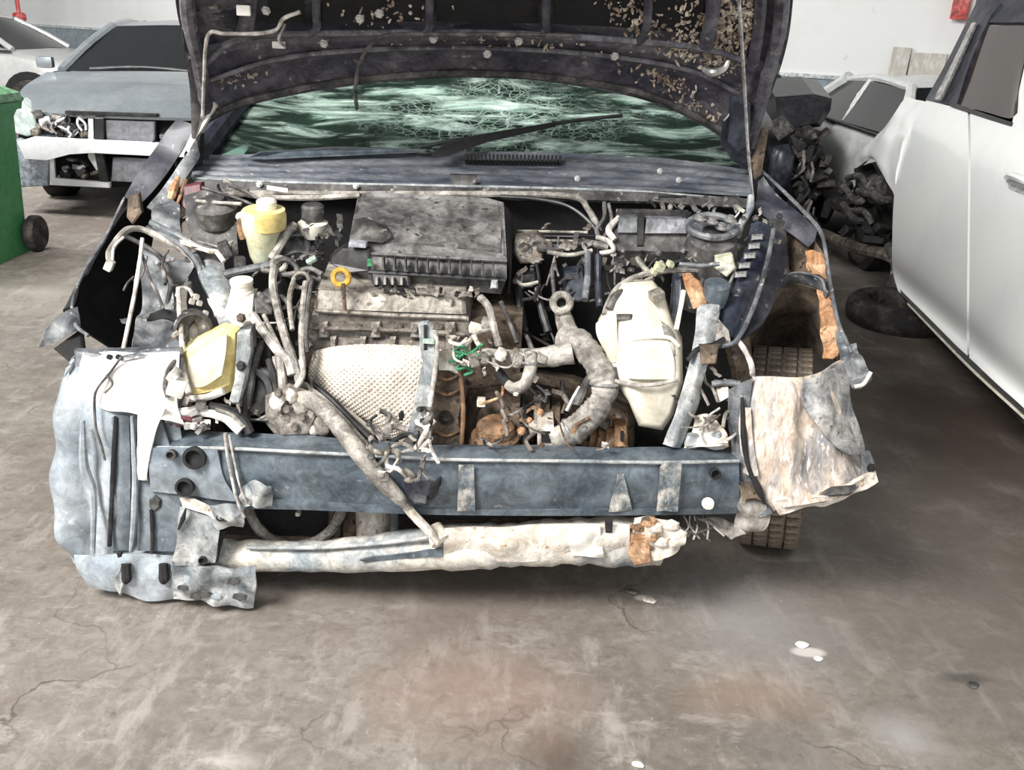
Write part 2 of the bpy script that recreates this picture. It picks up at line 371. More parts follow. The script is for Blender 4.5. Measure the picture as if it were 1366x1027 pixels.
M = dict(
    black=mat('black_plastic', (.012, .012, .014), (.05, .048, .046), 7, .45, .7, rough=.45),
    matte=mat('matte_black', (.006, .006, .007), (.018, .017, .016), 6, .4, .7, rough=.85),
    dusty=mat('dusty_black_plastic', (.024, .023, .024), (.15, .14, .13), 6, .42, .68, rough=.65, bump=.15, speck=(.33, .3, .27), spk=.68),
    lid=mat('dusty_air_box_plastic', (.05, .048, .048), (.215, .205, .195), 7, .38, .68, rough=.6, bump=.1, speck=(.02, .02, .02), spk=.66),
    rubber=mat('worn_rubber', (.014, .013, .013), (.11, .09, .075), 8, .45, .7, rough=.8, bump=.2),
    hood=mat('hood_underside_paint', (.040, .038, .056), (.16, .148, .165), 5, .36, .66, rough=.42, speck=(.34, .30, .26), spk=.68, bump=.06),
    hoodrib=mat('hood_rib_paint', (.06, .058, .076), (.22, .21, .225), 7, .38, .66, rough=.4, speck=(.3, .27, .24), spk=.68),
    hooddirt=mat('hood_mud_spatter', (.22, .16, .12), (.62, .52, .42), 16, .44, .6, rough=.85, bump=.5, speck=(.75, .66, .52), spk=.62),
    paint=mat('dark_blue_paint', (.014, .016, .028), (.06, .06, .075), 5, .42, .68, rough=.5, speck=(.25, .23, .21), spk=.7, coat=.05),
    cowl=mat('cowl_plastic', (.036, .044, .060), (.17, .18, .20), 5, .38, .66, rough=.5, speck=(.4, .38, .35), spk=.7, stretch=(1, 4, 4), grime=0.35),
    steel=mat('blue_grey_primer_steel', (.05, .068, .088), (.155, .185, .21), 7, .36, .62, rough=.38, metal=.25, speck=(.30, .32, .33), spk=.71, bump=.08, grime=0.38),
    steelmud=mat('primer_steel_with_dust', (.15, .18, .20), (.43, .43, .41), 7, .38, .62, rough=.6, speck=(.14, .15, .15), spk=.66, bump=.15, grime=0.45),
    apron=mat('dark_blue_apron_paint', (.012, .016, .03), (.05, .055, .07), 6, .4, .7, rough=.35, speck=(.3, .28, .26), spk=.7),
    panel=mat('dusty_blue_grey_panel', (.042, .05, .06), (.19, .195, .2), 7, .36, .64, rough=.5, speck=(.5, .48, .45), spk=.68),
    liner=mat('blue_grey_liner_plastic', (.15, .185, .22), (.46, .49, .51), 4.5, .33, .68, rough=.5, speck=(.55, .56, .56), spk=.69, bump=.12, grime=0.28),  # lighter noise colour paints highlights into the plastic
    linershade=mat('shaded_liner_plastic', (.09, .115, .14), (.21, .235, .255), 6, .33, .68, rough=.5, speck=(.34, .35, .36), spk=.69, grime=0.3),  # darker copy of the liner plastic, painting shade into its grooves
    white=mat('chalky_white_plastic_and_glare', (.78, .75, .70), (.55, .52, .47), 6, .5, .74, rough=.5, speck=(.36, .33, .29), spk=.71, grime=0.14),
    linermud=mat('mud_caked_liner', (.58, .47, .38), (.27, .27, .28), 5, .42, .6, rough=.8, bump=.35, speck=(.78, .70, .62), spk=.62, stretch=(2.4, 2, .7), grime=0.4),
    cream=mat('cream_plastic_tank', (.66, .61, .50), (.46, .40, .31), 4, .52, .78, rough=.42, speck=(.40, .34, .25), spk=.73, grime=0.14),
    yellow=mat('yellowed_plastic', (.78, .69, .34), (.62, .43, .12), 9, .42, .68, rough=.35, speck=(.3, .24, .1), spk=.72, grime=0.25),
    resv=mat('yellowed_fluid_reservoir', (.60, .66, .54), (.58, .55, .36), 9, .40, .62, rough=.35, speck=(.30, .25, .12), spk=.71, grime=0.2),
    capw=mat('ivory_cap_plastic', (.80, .77, .66), (.58, .53, .42), 20, .5, .7, rough=.4, grime=0.2),
    alu=mat('dusty_cast_aluminium', (.17, .152, .13), (.37, .335, .29), 9, .35, .65, rough=.6, metal=.35, bump=.25, speck=(.10, .085, .07), spk=.66),
    alud=mat('grimy_cast_aluminium', (.09, .075, .062), (.25, .215, .18), 10, .38, .66, rough=.65, metal=.3, bump=.3, speck=(.38, .33, .28), spk=.68),
    shield=mat('heat_shield_sheet', (.62, .565, .49), (.42, .355, .29), 7, .46, .74, rough=.55, metal=.12, speck=(.36, .27, .2), spk=.70, grime=0.25),
    rust=mat('rusty_casting', (.13, .07, .035), (.30, .175, .095), 8, .38, .64, rough=.75, metal=.1, bump=.4, speck=(.05, .035, .025), spk=.62),
    rustd=mat('brown_muddy_casting', (.055, .04, .028), (.17, .12, .082), 8, .38, .64, rough=.8, bump=.4, speck=(.03, .022, .016), spk=.62),
    rusthot=mat('orange_rust', (.36, .17, .07), (.56, .36, .22), 9, .4, .66, rough=.85, bump=.4, speck=(.20, .09, .04), spk=.64),
    hose=mat('dusty_grey_hose', (.14, .13, .115), (.45, .415, .37), 14, .36, .66, rough=.8, bump=.25, speck=(.12, .11, .10), spk=.68, grime=0.5),
    hosed=mat('dark_dusty_hose', (.035, .033, .032), (.19, .175, .16), 14, .42, .68, rough=.7, bump=.2),
    mud=mat('dried_pale_mud', (.52, .45, .37), (.74, .69, .62), 8, .38, .62, rough=.9, bump=.5, speck=(.36, .22, .13), spk=.66, grime=0.35),
    tubew=mat('mud_splashed_crossmember', (.22, .25, .27), (.62, .58, .51), 5, .40, .58, rough=.7, bump=.35, speck=(.36, .28, .20), spk=.68, grime=0.35),
    wire=mat('dusty_wire', (.05, .045, .045), (.30, .27, .25), 20, .42, .66, rough=.7),
    wirew=mat('pale_wire_wrap', (.40, .37, .34), (.62, .58, .53), 20, .42, .66, rough=.7),
    chrome=mat('bare_metal', (.55, .54, .53), (.30, .29, .28), 14, .5, .72, rough=.35, metal=.7),
    green=mat('green_tape', (.02, .14, .06), (.05, .24, .11), 14, .4, .6, rough=.6),
    maroon=mat('maroon_connector', (.10, .015, .025), (.25, .12, .12), 14, .5, .7, rough=.5),
    interior=mat('dark_car_interior', (.01, .01, .011), (.025, .024, .023), 5, .4, .7, rough=.8),
    red=mat('red_post_paint', (.55, .06, .05), (.75, .25, .22), 9, .5, .72, rough=.5),
    tyre=mat('muddy_tyre', (.05, .04, .032), (.24, .19, .145), 9, .36, .62, rough=.85, bump=.4),
    wood=mat('weathered_board', (.52, .50, .45), (.66, .64, .59), 6, .4, .66, rough=.8, stretch=(1, 1, .25), grime=0.2),
)
GREENGLASS = glass_mat('cracked_green_windscreen_with_reflections', (.22, .40, .31), True, .05, .97)
DARKGLASS = glass_mat('dark_tinted_glass', (.012, .014, .016), False, .08, .2)
BROWNGLASS = glass_mat('brown_tinted_glass', (.045, .032, .027), False, .10, .2)

# ------------------------------------------------------------------ setting
bm = bmesh.new(); add_box(bm, Vector((0, 9, -.05)), (40, 32, .1)); struct('floor', bm, floor_mat(), smooth=False)
WA, WB = Vector((7.5, 5.95, 0)), Vector((-12.5, 18.9, 0))
wd_ = (WB - WA); wl_ = wd_.length; wdir = wd_.normalized(); wn = Vector((-wdir.y, wdir.x, 0)); wn = wn if wn.y < 0 else -wn
wang = math.atan2(wdir.y, wdir.x)
wmat = mat('white_painted_wall', (.78, .78, .76), (.70, .69, .67), 1.2, .45, .7, rough=.8, bump=.05, speck=(.62, .60, .57), spk=.74, grime=0)
bandm = mat('blue_grey_wall_band', (.24, .30, .33), (.36, .41, .43), 2.2, .4, .66, rough=.75, grime=0.25)
mid = (WA + WB) / 2 - wn * .12
bm = bmesh.new(); add_box(bm, mid + Vector((0, 0, 2.1)), (wl_, .24, 4.2), (0, 0, wang)); wall = struct('wall_back', bm, wmat, smooth=False)
bm = bmesh.new(); add_box(bm, (WA + WB) / 2 + wn * .01 + Vector((0, 0, .54)), (wl_, .02, 1.04), (0, 0, wang)); struct('trim_1', bm, bandm, smooth=False)
bm = bmesh.new(); add_box(bm, (WA + WB) / 2 + wn * .02 + Vector((0, 0, 1.075)), (wl_, .04, .035), (0, 0, wang)); struct('trim_2', bm, mat('pale_band_edge', (.6, .64, .64)), smooth=False)
bm = bmesh.new(); add_box(bm, Vector((0, 11, 4.6)), (40, 21, .12)); struct('ceiling', bm, mat('roof_sheet', (.42, .42, .42), (.5, .5, .5), 1, rough=.7), smooth=False)

# =================================================================== THE WRECKED CAR
CAR = root('wrecked_car', (-.15, 3.2, 0), 'dark blue wrecked car in the middle, hood up, front end torn off', 'car')

# ---- hood, standing open
HR = [[(268, 168, 2.74), (330, 141, 2.77), (430, 120, 2.79), (540, 107, 2.80), (660, 104, 2.80), (780, 115, 2.79), (880, 140, 2.78), (955, 178, 2.76), (1003, 215, 2.74)],
      [(260, 118, 2.66), (330, 98, 2.69), (430, 82, 2.71), (540, 73, 2.71), (660, 72, 2.71), (780, 80, 2.70), (880, 96, 2.69), (960, 122, 2.67), (1020, 150, 2.65)],
      [(247, 60, 2.56), (330, 50, 2.58), (430, 45, 2.59), (540, 43, 2.59), (660, 44, 2.59), (780, 50, 2.59), (880, 58, 2.58), (965, 68, 2.57), (1045, 78, 2.55)],
      [(234, 0, 2.43), (330, -5, 2.44), (430, -8, 2.44), (540, -10, 2.44), (660, -10, 2.44), (780, -8, 2.44), (880, -5, 2.44), (970, 4, 2.43), (1057, 10, 2.42)],
      [(228, -130, 2.18), (330, -140, 2.18), (430, -146, 2.18), (540, -150, 2.17), (660, -150, 2.17), (780, -146, 2.17), (880, -140, 2.18), (970, -132, 2.18), (1062, -120, 2.18)],
      [(250, -250, 1.98), (330, -275, 1.95), (430, -290, 1.93), (540, -296, 1.92), (660, -296, 1.92), (780, -290, 1.93), (880, -278, 1.94), (970, -265, 1.96), (1040, -240, 1.99)]]
def hood_depth(u, v):
    d = 0.0
    if v > .36: d -= .018
    return d
hood = patch('hood', HR, M['hood'], CAR, 72, 48, .006, amp=.006, fr=7, fn=hood_depth)
def hpt(u, v, off=0.0):
    S = [sample([V(p) for p in r], 101)[int(round(u * 100))] for r in HR]
    p = sample(S, 101)[int(round(v * 100))]
    return p + (CAMP - p).normalized() * off
# outer skin, with edge flange
OS = [[hpt(u, v, -.035 if .02 < v < .98 else -.02) for u in (0, .12, .25, .38, .5, .62, .75, .88, 1)] for v in (0, .2, .4, .6, .8, 1)]
patch('hood_skin', OS, M['paint'], hood, 40, 30, .004, amp=.004, fr=4)
def hbar(us, w, name='hood_rib', m=M['hoodrib'], off=.012):
    return tube(name, [hpt(u, v, off) for u, v in us], w, m, hood, seg=8)
for u in (.235, .41, .57, .725):
    hbar([(u - .012, .39), (u, .43), (u + .004, .55), (u + .006, .75), (u + .004, .92)], .011)
hbar([(.12, .42), (.13, .6), (.14, .8), (.15, .94)], .022)
hbar([(.84, .42), (.85, .6), (.86, .8), (.86, .94)], .02)
hbar([(.03, .30), (.12, .405), (.3, .40), (.5, .395), (.7, .395), (.84, .40), (.95, .36)], .009, 'hood_stiffener')
hbar([(.04, .22), (.2, .26), (.4, .265), (.6, .265), (.8, .26), (.95, .22)], .007, 'hood_stiffener')
hbar([(.01, .02), (.12, .03), (.3, .035), (.5, .035), (.7, .035), (.88, .03), (.99, .02)], .010, 'hood_edge_seal', M['hosed'])
hbar([(.015, .05), (.015, .3), (.02, .6), (.02, .95)], .02, 'hood_side_flange')
hbar([(.985, .05), (.985, .3), (.98, .6), (.98, .95)], .02, 'hood_side_flange')
hbar([(.93, .10), (.935, .3), (.935, .6), (.94, .92)], .016, 'hood_side_flange', M['hood'])
# recessed dark panels between the ribs
for u0, u1 in ((.16, .225), (.25, .40), (.425, .56), (.585, .715), (.745, .83)):
    rows = [[hpt(u0 + (u1 - u0) * a, v, -.004) for a in (0, .33, .66, 1)] for v in (.47, .6, .78, .92)]
    patch('hood_panel', rows, M['matte'], hood, 14, 12, .004, amp=.004, fr=12)
# mud spatter on the underside, thickest on the right
sbm = bmesh.new()
for (px, py, w_, h_, n_) in ((925, 30, 64, 40, 520), (962, 12, 40, 30, 120), (880, 52, 44, 16, 90), (815, 30, 30, 24, 60), (930, 66, 50, 12, 90), (785, 10, 30, 18, 50), (848, 110, 50, 14, 80), (330, 100, 44, 12, 60), (520, 25, 60, 18, 40), (900, 130, 50, 10, 50), (650, 70, 200, 14, 50)):
    for k in range(n_):
        qx = min(975, px + random.gauss(0, w_ * .5)); qy = min(135, py + random.gauss(0, h_ * .5)); s_ = random.uniform(.0012, .0048)
        fv = max(0.0, min(1.0, 1 - (qy + 0) / 168)); us_ = (qx - 245) / 790
        p_ = hpt(max(0, min(1, us_)), max(.02, min(.95, (.62 - qy * .0042))), .004) + Vector((random.uniform(-.006, .006), 0, random.uniform(-.006, .006)))
        bmesh.ops.create_icosphere(sbm, subdivisions=1, radius=s_, matrix=Matrix.Translation(p_) @ Matrix.Rotation(random.uniform(0, 3), 4, 'Y') @ Matrix.Diagonal((random.uniform(.8, 3.2), .5, random.uniform(.7, 1.3), 1)))
part('mud_spatter', sbm, M['hooddirt'], hood, kind='stuff')
for px, py in ((432, 58), (578, 52), (692, 55), (820, 75), (650, 72), (506, 18), (480, 25), (355, 14)):
    bolt(W(px, py, 2.555 if py > 40 else 2.44), (0, -1, -.4), .008, M['chrome'], hood, 'clip')
box('hinge_plate', (372, 60, 2.55), (.035, .01, .018), M['white'], hood)
box('hinge_plate', (325, 14, 2.42), (.035, .01, .025), M['white'], hood)
tube('washer_hose', [(476, 145, 2.72), (474, 118, 2.65), (480, 85, 2.60), (495, 60, 2.56), (520, 47, 2.54), (600, 46, 2.54), (690, 46, 2.54), (762, 48, 2.55)], .0055, M['hosed'], CAR)
tube('hood_cable', [(270, 165, 2.7), (272, 110, 2.62), (277, 48, 2.50), (300, 45, 2.5), (340, 45, 2.49), (368, 40, 2.48), (378, 25, 2.46), (400, 16, 2.45)], .005, M['wirew'], CAR)
tube('hood_cable', [(368, 40, 2.48), (380, 33, 2.47), (372, 52, 2.47), (380, 62, 2.48)], .004, M['wire'], CAR)
# latch hook and arm on the hood's right
slab('hood_latch_plate', [(975, 130, 2.60), (995, 124, 2.60), (1002, 140, 2.6), (1000, 195, 2.63), (985, 205, 2.63), (972, 190, 2.63)], .02, M['apron'], hood)
slab('hood_hinge_arm', [(965, 160, 2.62), (974, 150, 2.62), (978, 190, 2.65), (992, 222, 2.69), (978, 215, 2.68), (962, 192, 2.65)], .015, M['apron'], hood)
tube('hood_hook', [(938, 92, 2.6), (950, 97, 2.58), (965, 92, 2.58), (972, 80, 2.58)], [.008, .011, .01, .006], M['chrome'], hood)
tube('prop_rod', [(985, -10, 2.32), (990, 60, 2.42), (994, 130, 2.52), (998, 200, 2.58), (1004, 262, 2.60)], .0045, M['chrome'], CAR, label='thin bare metal hood prop rod')
# left hinge and pillar trim
slab('hood_hinge', [(268, 150, 2.70), (284, 136, 2.70), (288, 142, 2.70), (262, 185, 2.68), (250, 205, 2.66), (246, 196, 2.66)], .02, M['white'], CAR)
slab('hood_hinge', [(258, 185, 2.68), (268, 178, 2.68), (266, 222, 2.68), (248, 226, 2.66)], .03, M['matte'], CAR)
patch('hinge_cover', [[(243, 40, 2.53), (252, 35, 2.53), (262, 30, 2.53)], [(248, 80, 2.60), (258, 78, 2.60), (268, 70, 2.6)], [(254, 130, 2.66), (260, 128, 2.66), (270, 120, 2.66)], [(256, 200, 2.68), (260, 185, 2.68), (266, 160, 2.68)]], M['dusty'], CAR, 8, 24, .01, amp=.006, fr=20)
slab('hood_hinge', [(1003, 215, 2.66), (1020, 170, 2.64), (1026, 172, 2.64), (1016, 235, 2.66), (1008, 240, 2.66)], .02, M['rustd'], CAR)

# ---- windscreen, cowl, wipers
patch('windshield', [[(258, 215, 2.76), (380, 214, 2.82), (520, 213, 2.85), (640, 212, 2.86), (760, 213, 2.85), (880, 218, 2.82), (1002, 228, 2.76)],
                     [(302, 152, 3.0), (400, 140, 3.08), (520, 132, 3.11), (640, 131, 3.12), (760, 134, 3.11), (890, 150, 3.07), (968, 172, 3.0)],
                     [Vector((-.14 + x, 3.52 - .06 * (1 - abs(x) / .66), 1.385 + .03 * (1 - abs(x) / .66))) for x in (-.66, -.45, -.22, 0, .22, .45, .66)]], GREENGLASS, CAR, 48, 20, .005, amp=.01, fr=4)
patch('windshield_seal', [[(258, 222, 2.74), (400, 219, 2.80), (640, 217, 2.84), (880, 223, 2.80), (1004, 234, 2.74)], [(258, 214, 2.77), (400, 211, 2.83), (640, 209, 2.87), (880, 215, 2.83), (1004, 226, 2.77)]], M['black'], CAR, 30, 4, .01)
def slats(u, v): return .004 * math.sin(v * 26)
cowl = patch('cowl_panel', [[(255, 236, 2.66), (400, 242, 2.67), (640, 248, 2.68), (840, 253, 2.67), (1002, 262, 2.66)], [(257, 224, 2.70), (400, 226, 2.74), (640, 228, 2.77), (850, 234, 2.74), (1002, 246, 2.70)], [(259, 208, 2.75), (400, 206, 2.81), (640, 203, 2.85), (860, 210, 2.81), (1003, 228, 2.75)]], M['cowl'], CAR, 60, 30, .006, fn=slats)
patch('cowl_lip', [[(250, 254, 2.62), (400, 258, 2.62), (640, 263, 2.62), (840, 268, 2.62), (1000, 278, 2.62)], [(252, 240, 2.64), (400, 245, 2.645), (640, 250, 2.65), (840, 256, 2.645), (1001, 265, 2.64)]], M['dusty'], CAR, 40, 6, .01, amp=.004, fr=10)
for dz in (0, 5):
    tube('cowl_rail', [(256, 238 + dz, 2.645), (400, 244 + dz, 2.65), (640, 249 + dz, 2.655), (840, 255 + dz, 2.65), (1001, 268 + dz, 2.64)], .0045, M['cowl'] if dz else M['steelmud'], CAR)
tube('cowl_seal', [(262, 262, 2.60), (350, 258, 2.6), (480, 259, 2.6), (640, 259, 2.6), (760, 262, 2.6), (785, 280, 2.58), (800, 310, 2.52)], .009, M['hose'], CAR)
for i in range(25):                                                   # air intake slots
    px = 622 + i * 5.2
    box('cowl_slot', (px, 212 + i * .12, 2.79), (.006, .03, .022), M['matte'], cowl, bev=0, rot=(R(-35), 0, 0), smooth=False)
slab('cowl_bracket', [(600, 232, 2.67), (636, 233, 2.67), (634, 250, 2.65), (602, 250, 2.65)], .01, M['dusty'], CAR)
for px, py in ((770, 238), (880, 228), (905, 240), (346, 246), (475, 248)):
    bolt(W(px, py, 2.63), (0, -1, .4), .006, M['chrome'], CAR, 'clip')
wip = slab('wiper_arm', [(575, 207, 2.74), (590, 193, 2.76), (640, 180, 2.82), (740, 165, 2.90), (742, 169, 2.90), (650, 190, 2.82), (600, 207, 2.75), (580, 211, 2.74)], .012, M['matte'], CAR)
tube('wiper_blade', [(560, 196, 2.78), (640, 182, 2.83), (760, 162, 2.93), (830, 154, 2.98)], .006, M['black'], wip)
wip = slab('wiper_arm', [(330, 210, 2.74), (345, 203, 2.74), (470, 196, 2.82), (570, 200, 2.82), (570, 203, 2.82), (350, 213, 2.74)], .012, M['steel'], CAR)
tube('wiper_blade', [(360, 204, 2.78), (460, 197, 2.82), (580, 205, 2.82)], .005, M['black'], wip)

# ---- cabin behind the glass
X0 = -.14
bm = bmesh.new()
def cab(y, hw, zb, zt, tw): return [Vector((X0 - hw, y, zb)), Vector((X0 - hw - .02, y, (zb + zt) / 2)), Vector((X0 - tw, y, zt)), Vector((X0 + tw, y, zt)), Vector((X0 + hw + .02, y, (zb + zt) / 2)), Vector((X0 + hw, y, zb))]
add_loft(bm, [cab(2.72, .88, .2, .92, .84), cab(3.3, .93, .2, .93, .88), cab(4.4, .93, .2, .95, .88), cab(5.3, .90, .25, .96, .84), cab(5.75, .80, .35, .90, .74)])
body = part('rear_body', bm, M['paint'], CAR)
patch('roof_panel', [[Vector((X0 - .62, 3.55, 1.40)), Vector((X0, 3.5, 1.44)), Vector((X0 + .62, 3.55, 1.40))], [Vector((X0 - .66, 4.4, 1.44)), Vector((X0, 4.4, 1.49)), Vector((X0 + .66, 4.4, 1.44))], [Vector((X0 - .60, 5.3, 1.38)), Vector((X0, 5.35, 1.42)), Vector((X0 + .60, 5.3, 1.38))]], M['paint'], CAR, 12, 14, .03)
for s in (-1, 1):
    tube('roof_pillar', [Vector((X0 + s * .84, 2.74, 1.0)), Vector((X0 + s * .76, 3.15, 1.2)), Vector((X0 + s * .62, 3.55, 1.40))], .035, M['paint'], CAR)
    tube('roof_pillar', [Vector((X0 + s * .88, 4.05, .95)), Vector((X0 + s * .66, 4.1, 1.42))], .035, M['paint'], CAR)
    tube('roof_pillar', [Vector((X0 + s * .82, 5.45, .95)), Vector((X0 + s * .60, 5.2, 1.39))], .05, M['paint'], CAR)
    patch('side_window', [[Vector((X0 + s * .87, 2.95, .97)), Vector((X0 + s * .87, 5.4, .97))], [Vector((X0 + s * .65, 3.55, 1.39)), Vector((X0 + s * .62, 5.15, 1.38))]], DARKGLASS, CAR, 4, 4, .006)
    bm = bmesh.new(); add_lathe(bm, Vector((X0 + s * .74, 5.0, .27)), (s, 0, 0), [(.15, 0), (.25, .0), (.28, .03), (.28, .15), (.25, .18), (.17, .17), (.16, .15)], 24)
    part('rear_wheel', bm, M['rubber'], CAR)
patch('rear_window', [[Vector((X0 - .72, 5.62, .95)), Vector((X0 + .72, 5.62, .95))], [Vector((X0 - .56, 5.32, 1.37)), Vector((X0 + .56, 5.32, 1.37))]], DARKGLASS, CAR, 4, 4, .006)
loft('dashboard', [[Vector((X0 - .74, 2.9, .9)), Vector((X0 + .74, 2.9, .9)), Vector((X0 + .74, 2.9, 1.0)), Vector((X0 - .74, 2.9, 1.0))], [Vector((X0 - .74, 3.2, .9)), Vector((X0 + .74, 3.2, .9)), Vector((X0 + .74, 3.25, 1.08)), Vector((X0 - .74, 3.25, 1.08))]], M['interior'], CAR)
ring('steering_wheel', Vector((X0 - .36, 3.42, 1.05)), (0, -.85, .5), .17, .014, M['interior'], CAR)
for s in (-1, 1):
    loft('seat', [[Vector((X0 + s * .36 + a, 4.0 + b, .92)) for a, b in ((-.22, -.08), (.22, -.08), (.22, .1), (-.22, .1))], [Vector((X0 + s * .36 + a, 4.12 + b, 1.2)) for a, b in ((-.2, -.06), (.2, -.06), (.2, .06), (-.2, .06))], [Vector((X0 + s * .36 + a, 4.16 + b, 1.36)) for a, b in ((-.11, -.05), (.11, -.05), (.11, .05), (-.11, .05))]], M['interior'], CAR)
# firewall and floor of the engine bay
patch('firewall', [[Vector((X0 - .84, 2.66, .96)), Vector((X0, 2.68, .96)), Vector((X0 + .84, 2.66, .96))], [Vector((X0 - .84, 2.66, .5)), Vector((X0, 2.70, .5)), Vector((X0 + .84, 2.66, .5))], [Vector((X0 - .84, 2.6, .16)), Vector((X0, 2.6, .16)), Vector((X0 + .84, 2.6, .16))]], M['matte'], CAR, 16, 16, .02, amp=.012, fr=8)
box('subframe', Vector((X0 + .02, 2.42, .15)), (1.05, .4, .08), M['matte'], CAR)

# ---- left front fender, seen from inside
patch('front_fender', [[(238, 172, 2.74), (196, 250, 2.62), (160, 290, 2.48), (122, 350, 2.34), (97, 405, 2.20)],
                       [(236, 200, 2.74), (190, 270, 2.66), (158, 310, 2.56), (122, 372, 2.44), (94, 425, 2.30)],
                       [(232, 240, 2.74), (206, 300, 2.72), (200, 350, 2.70), (194, 420, 2.6), (186, 484, 2.45)]], M['matte'], CAR, 28, 10, .006, amp=.014, fr=7)
patch('fender_top', [[(236, 158, 2.72), (214, 186, 2.68), (188, 226, 2.62), (166, 262, 2.56)], [(262, 168, 2.70), (240, 205, 2.67), (214, 245, 2.61), (184, 274, 2.56)]], M['paint'], CAR, 16, 8, .006, amp=.012, fr=12)
patch('fender_gutter', [[(262, 186, 2.66), (240, 218, 2.63), (216, 250, 2.58), (196, 276, 2.52)], [(268, 208, 2.66), (252, 232, 2.62), (232, 262, 2.57), (212, 284, 2.52)]], M['panel'], CAR, 14, 6, .006, amp=.01, fr=14)
tube('fender_edge', [(166, 264, 2.55), (140, 318, 2.40), (112, 362, 2.28), (97, 402, 2.18), (100, 432, 2.12), (118, 448, 2.08)], [.004, .004, .005, .004, .006, .004], M['panel'], CAR)
patch('fender_flap', [[(104, 408, 2.16), (80, 420, 2.12), (62, 440, 2.08)], [(108, 440, 2.12), (86, 450, 2.09), (52, 464, 2.05)]], M['panel'], CAR, 10, 8, .006, amp=.016, fr=24)
slab('fender_flap', [(106, 440, 2.13), (112, 484, 2.05), (94, 486, 2.04), (70, 466, 2.06)], .02, M['matte'], CAR)
slab('fender_bracket', [(170, 262, 2.52), (184, 258, 2.52), (188, 284, 2.48), (176, 300, 2.46), (168, 290, 2.48)], .02, M['rustd'], CAR)
patch('fender_stay', [[(205, 264, 2.50), (222, 262, 2.50), (240, 272, 2.50)], [(202, 290, 2.46), (224, 296, 2.46), (240, 300, 2.46)], [(206, 310, 2.42), (224, 315, 2.42), (246, 318, 2.42)]], M['panel'], CAR, 10, 10, .005, amp=.02, fr=22)
tube('rusty_bracket', [(238, 236, 2.58), (232, 252, 2.55), (226, 268, 2.52), (214, 272, 2.50)], [.006, .014, .008, .005], M['rusthot'], CAR)
tube('rusty_bracket', [(248, 240, 2.58), (242, 258, 2.55), (235, 276, 2.52)], [.008, .006, .004], M['rust'], CAR)
slab('maroon_connector', [(240, 248, 2.56), (268, 244, 2.56), (270, 270, 2.54), (250, 284, 2.53), (238, 272, 2.54)], .03, M['maroon'], CAR)

# harness that crosses the left apron
tube('wire_harness', [(148, 354, 2.26), (146, 338, 2.28), (158, 318, 2.32), (172, 306, 2.35), (190, 306, 2.38), (215, 318, 2.38), (250, 338, 2.36), (262, 352, 2.34)], .009, M['hose'], CAR)
tube('wire_harness', [(160, 312, 2.33), (182, 322, 2.34), (206, 336, 2.34), (220, 352, 2.32), (228, 378, 2.3), (222, 410, 2.26)], .007, M['hosed'], CAR)
tube('wire', [(190, 318, 2.30), (186, 352, 2.25), (178, 400, 2.16), (168, 448, 2.08), (163, 474, 2.03)], .0055, M['wirew'], CAR)
tube('wire', [(190, 340, 2.28), (200, 372, 2.24), (212, 396, 2.2), (218, 412, 2.18)], .004, M['wire'], CAR)
tube('wire', [(150, 350, 2.26), (152, 330, 2.28), (165, 316, 2.3)], .004, M['wirew'], CAR)
box('connector', (146, 354, 2.25), (.02, .02, .028), M['wirew'], CAR, rot=(0, .5, 0))
tube('rail_strut', [(196, 306, 2.40), (235, 322, 2.38), (262, 346, 2.34), (276, 380, 2.3), (300, 430, 2.22)], [.012, .014, .013, .012, .01], M['panel'], CAR)
tube('rail_strut', [(200, 296, 2.40), (238, 314, 2.4), (270, 334, 2.38)], .008, M['steelmud'], CAR)
# inner apron (left): crumpled panel, headlamp mount
patch('inner_apron', [[(188, 330, 2.36), (222, 340, 2.36), (262, 350, 2.36)], [(186, 400, 2.30), (212, 400, 2.30), (236, 398, 2.32)], [(180, 440, 2.2), (214, 430, 2.24), (240, 430, 2.26)], [(176, 476, 2.10), (220, 478, 2.12), (252, 474, 2.12)]], M['panel'], CAR, 18, 24, .006, amp=.03, fr=12)
patch('inner_apron', [[(204, 350, 2.33), (216, 356, 2.33), (228, 362, 2.33)], [(212, 390, 2.28), (222, 390, 2.28), (230, 390, 2.28)], [(220, 412, 2.24), (224, 412, 2.24), (230, 412, 2.24)]], M['steelmud'], CAR, 8, 12, .006, amp=.012, fr=26)
patch('apron_tear', [[(200, 418, 2.18), (222, 412, 2.2), (238, 418, 2.2)], [(196, 428, 2.16), (218, 424, 2.18), (240, 432, 2.18)]], M['matte'], CAR, 8, 6, .006, amp=.01, fr=30)
patch('strut_tower', [[(246, 262, 2.52), (280, 252, 2.5), (318, 266, 2.52)], [(250, 300, 2.46), (284, 310, 2.44), (316, 300, 2.46)], [(262, 344, 2.42), (290, 350, 2.40), (318, 340, 2.42)]], M['dusty'], CAR, 16, 18, .01, amp=.014, fr=14)
lathe('strut_cap', (288, 275, 2.47), (0, -.25, 1), [(.055, -.05), (.06, 0), (.05, .012), (.028, .016), (.026, .026), (.012, .03)], M['dusty'], CAR)
tube('vacuum_pipe', [(262, 268, 2.46), (290, 270, 2.44), (322, 272, 2.44)], .005, M['hose'], CAR)
tube('brake_pipe', [(270, 250, 2.5), (310, 262, 2.48), (345, 276, 2.46)], .004, M['hosed'], CAR)
tube('brake_pipe', [(300, 244, 2.54), (330, 256, 2.52), (350, 270, 2.5)], .004, M['wire'], CAR)
for i, (a, b) in enumerate(((258, 350), (266, 342), (285, 345), (300, 332), (320, 352))):
    box('clutter_bracket', (a, b, 2.38), (.04, .03, .028), M['dusty'], CAR, rot=(.3, .4 * i, .2 * i))
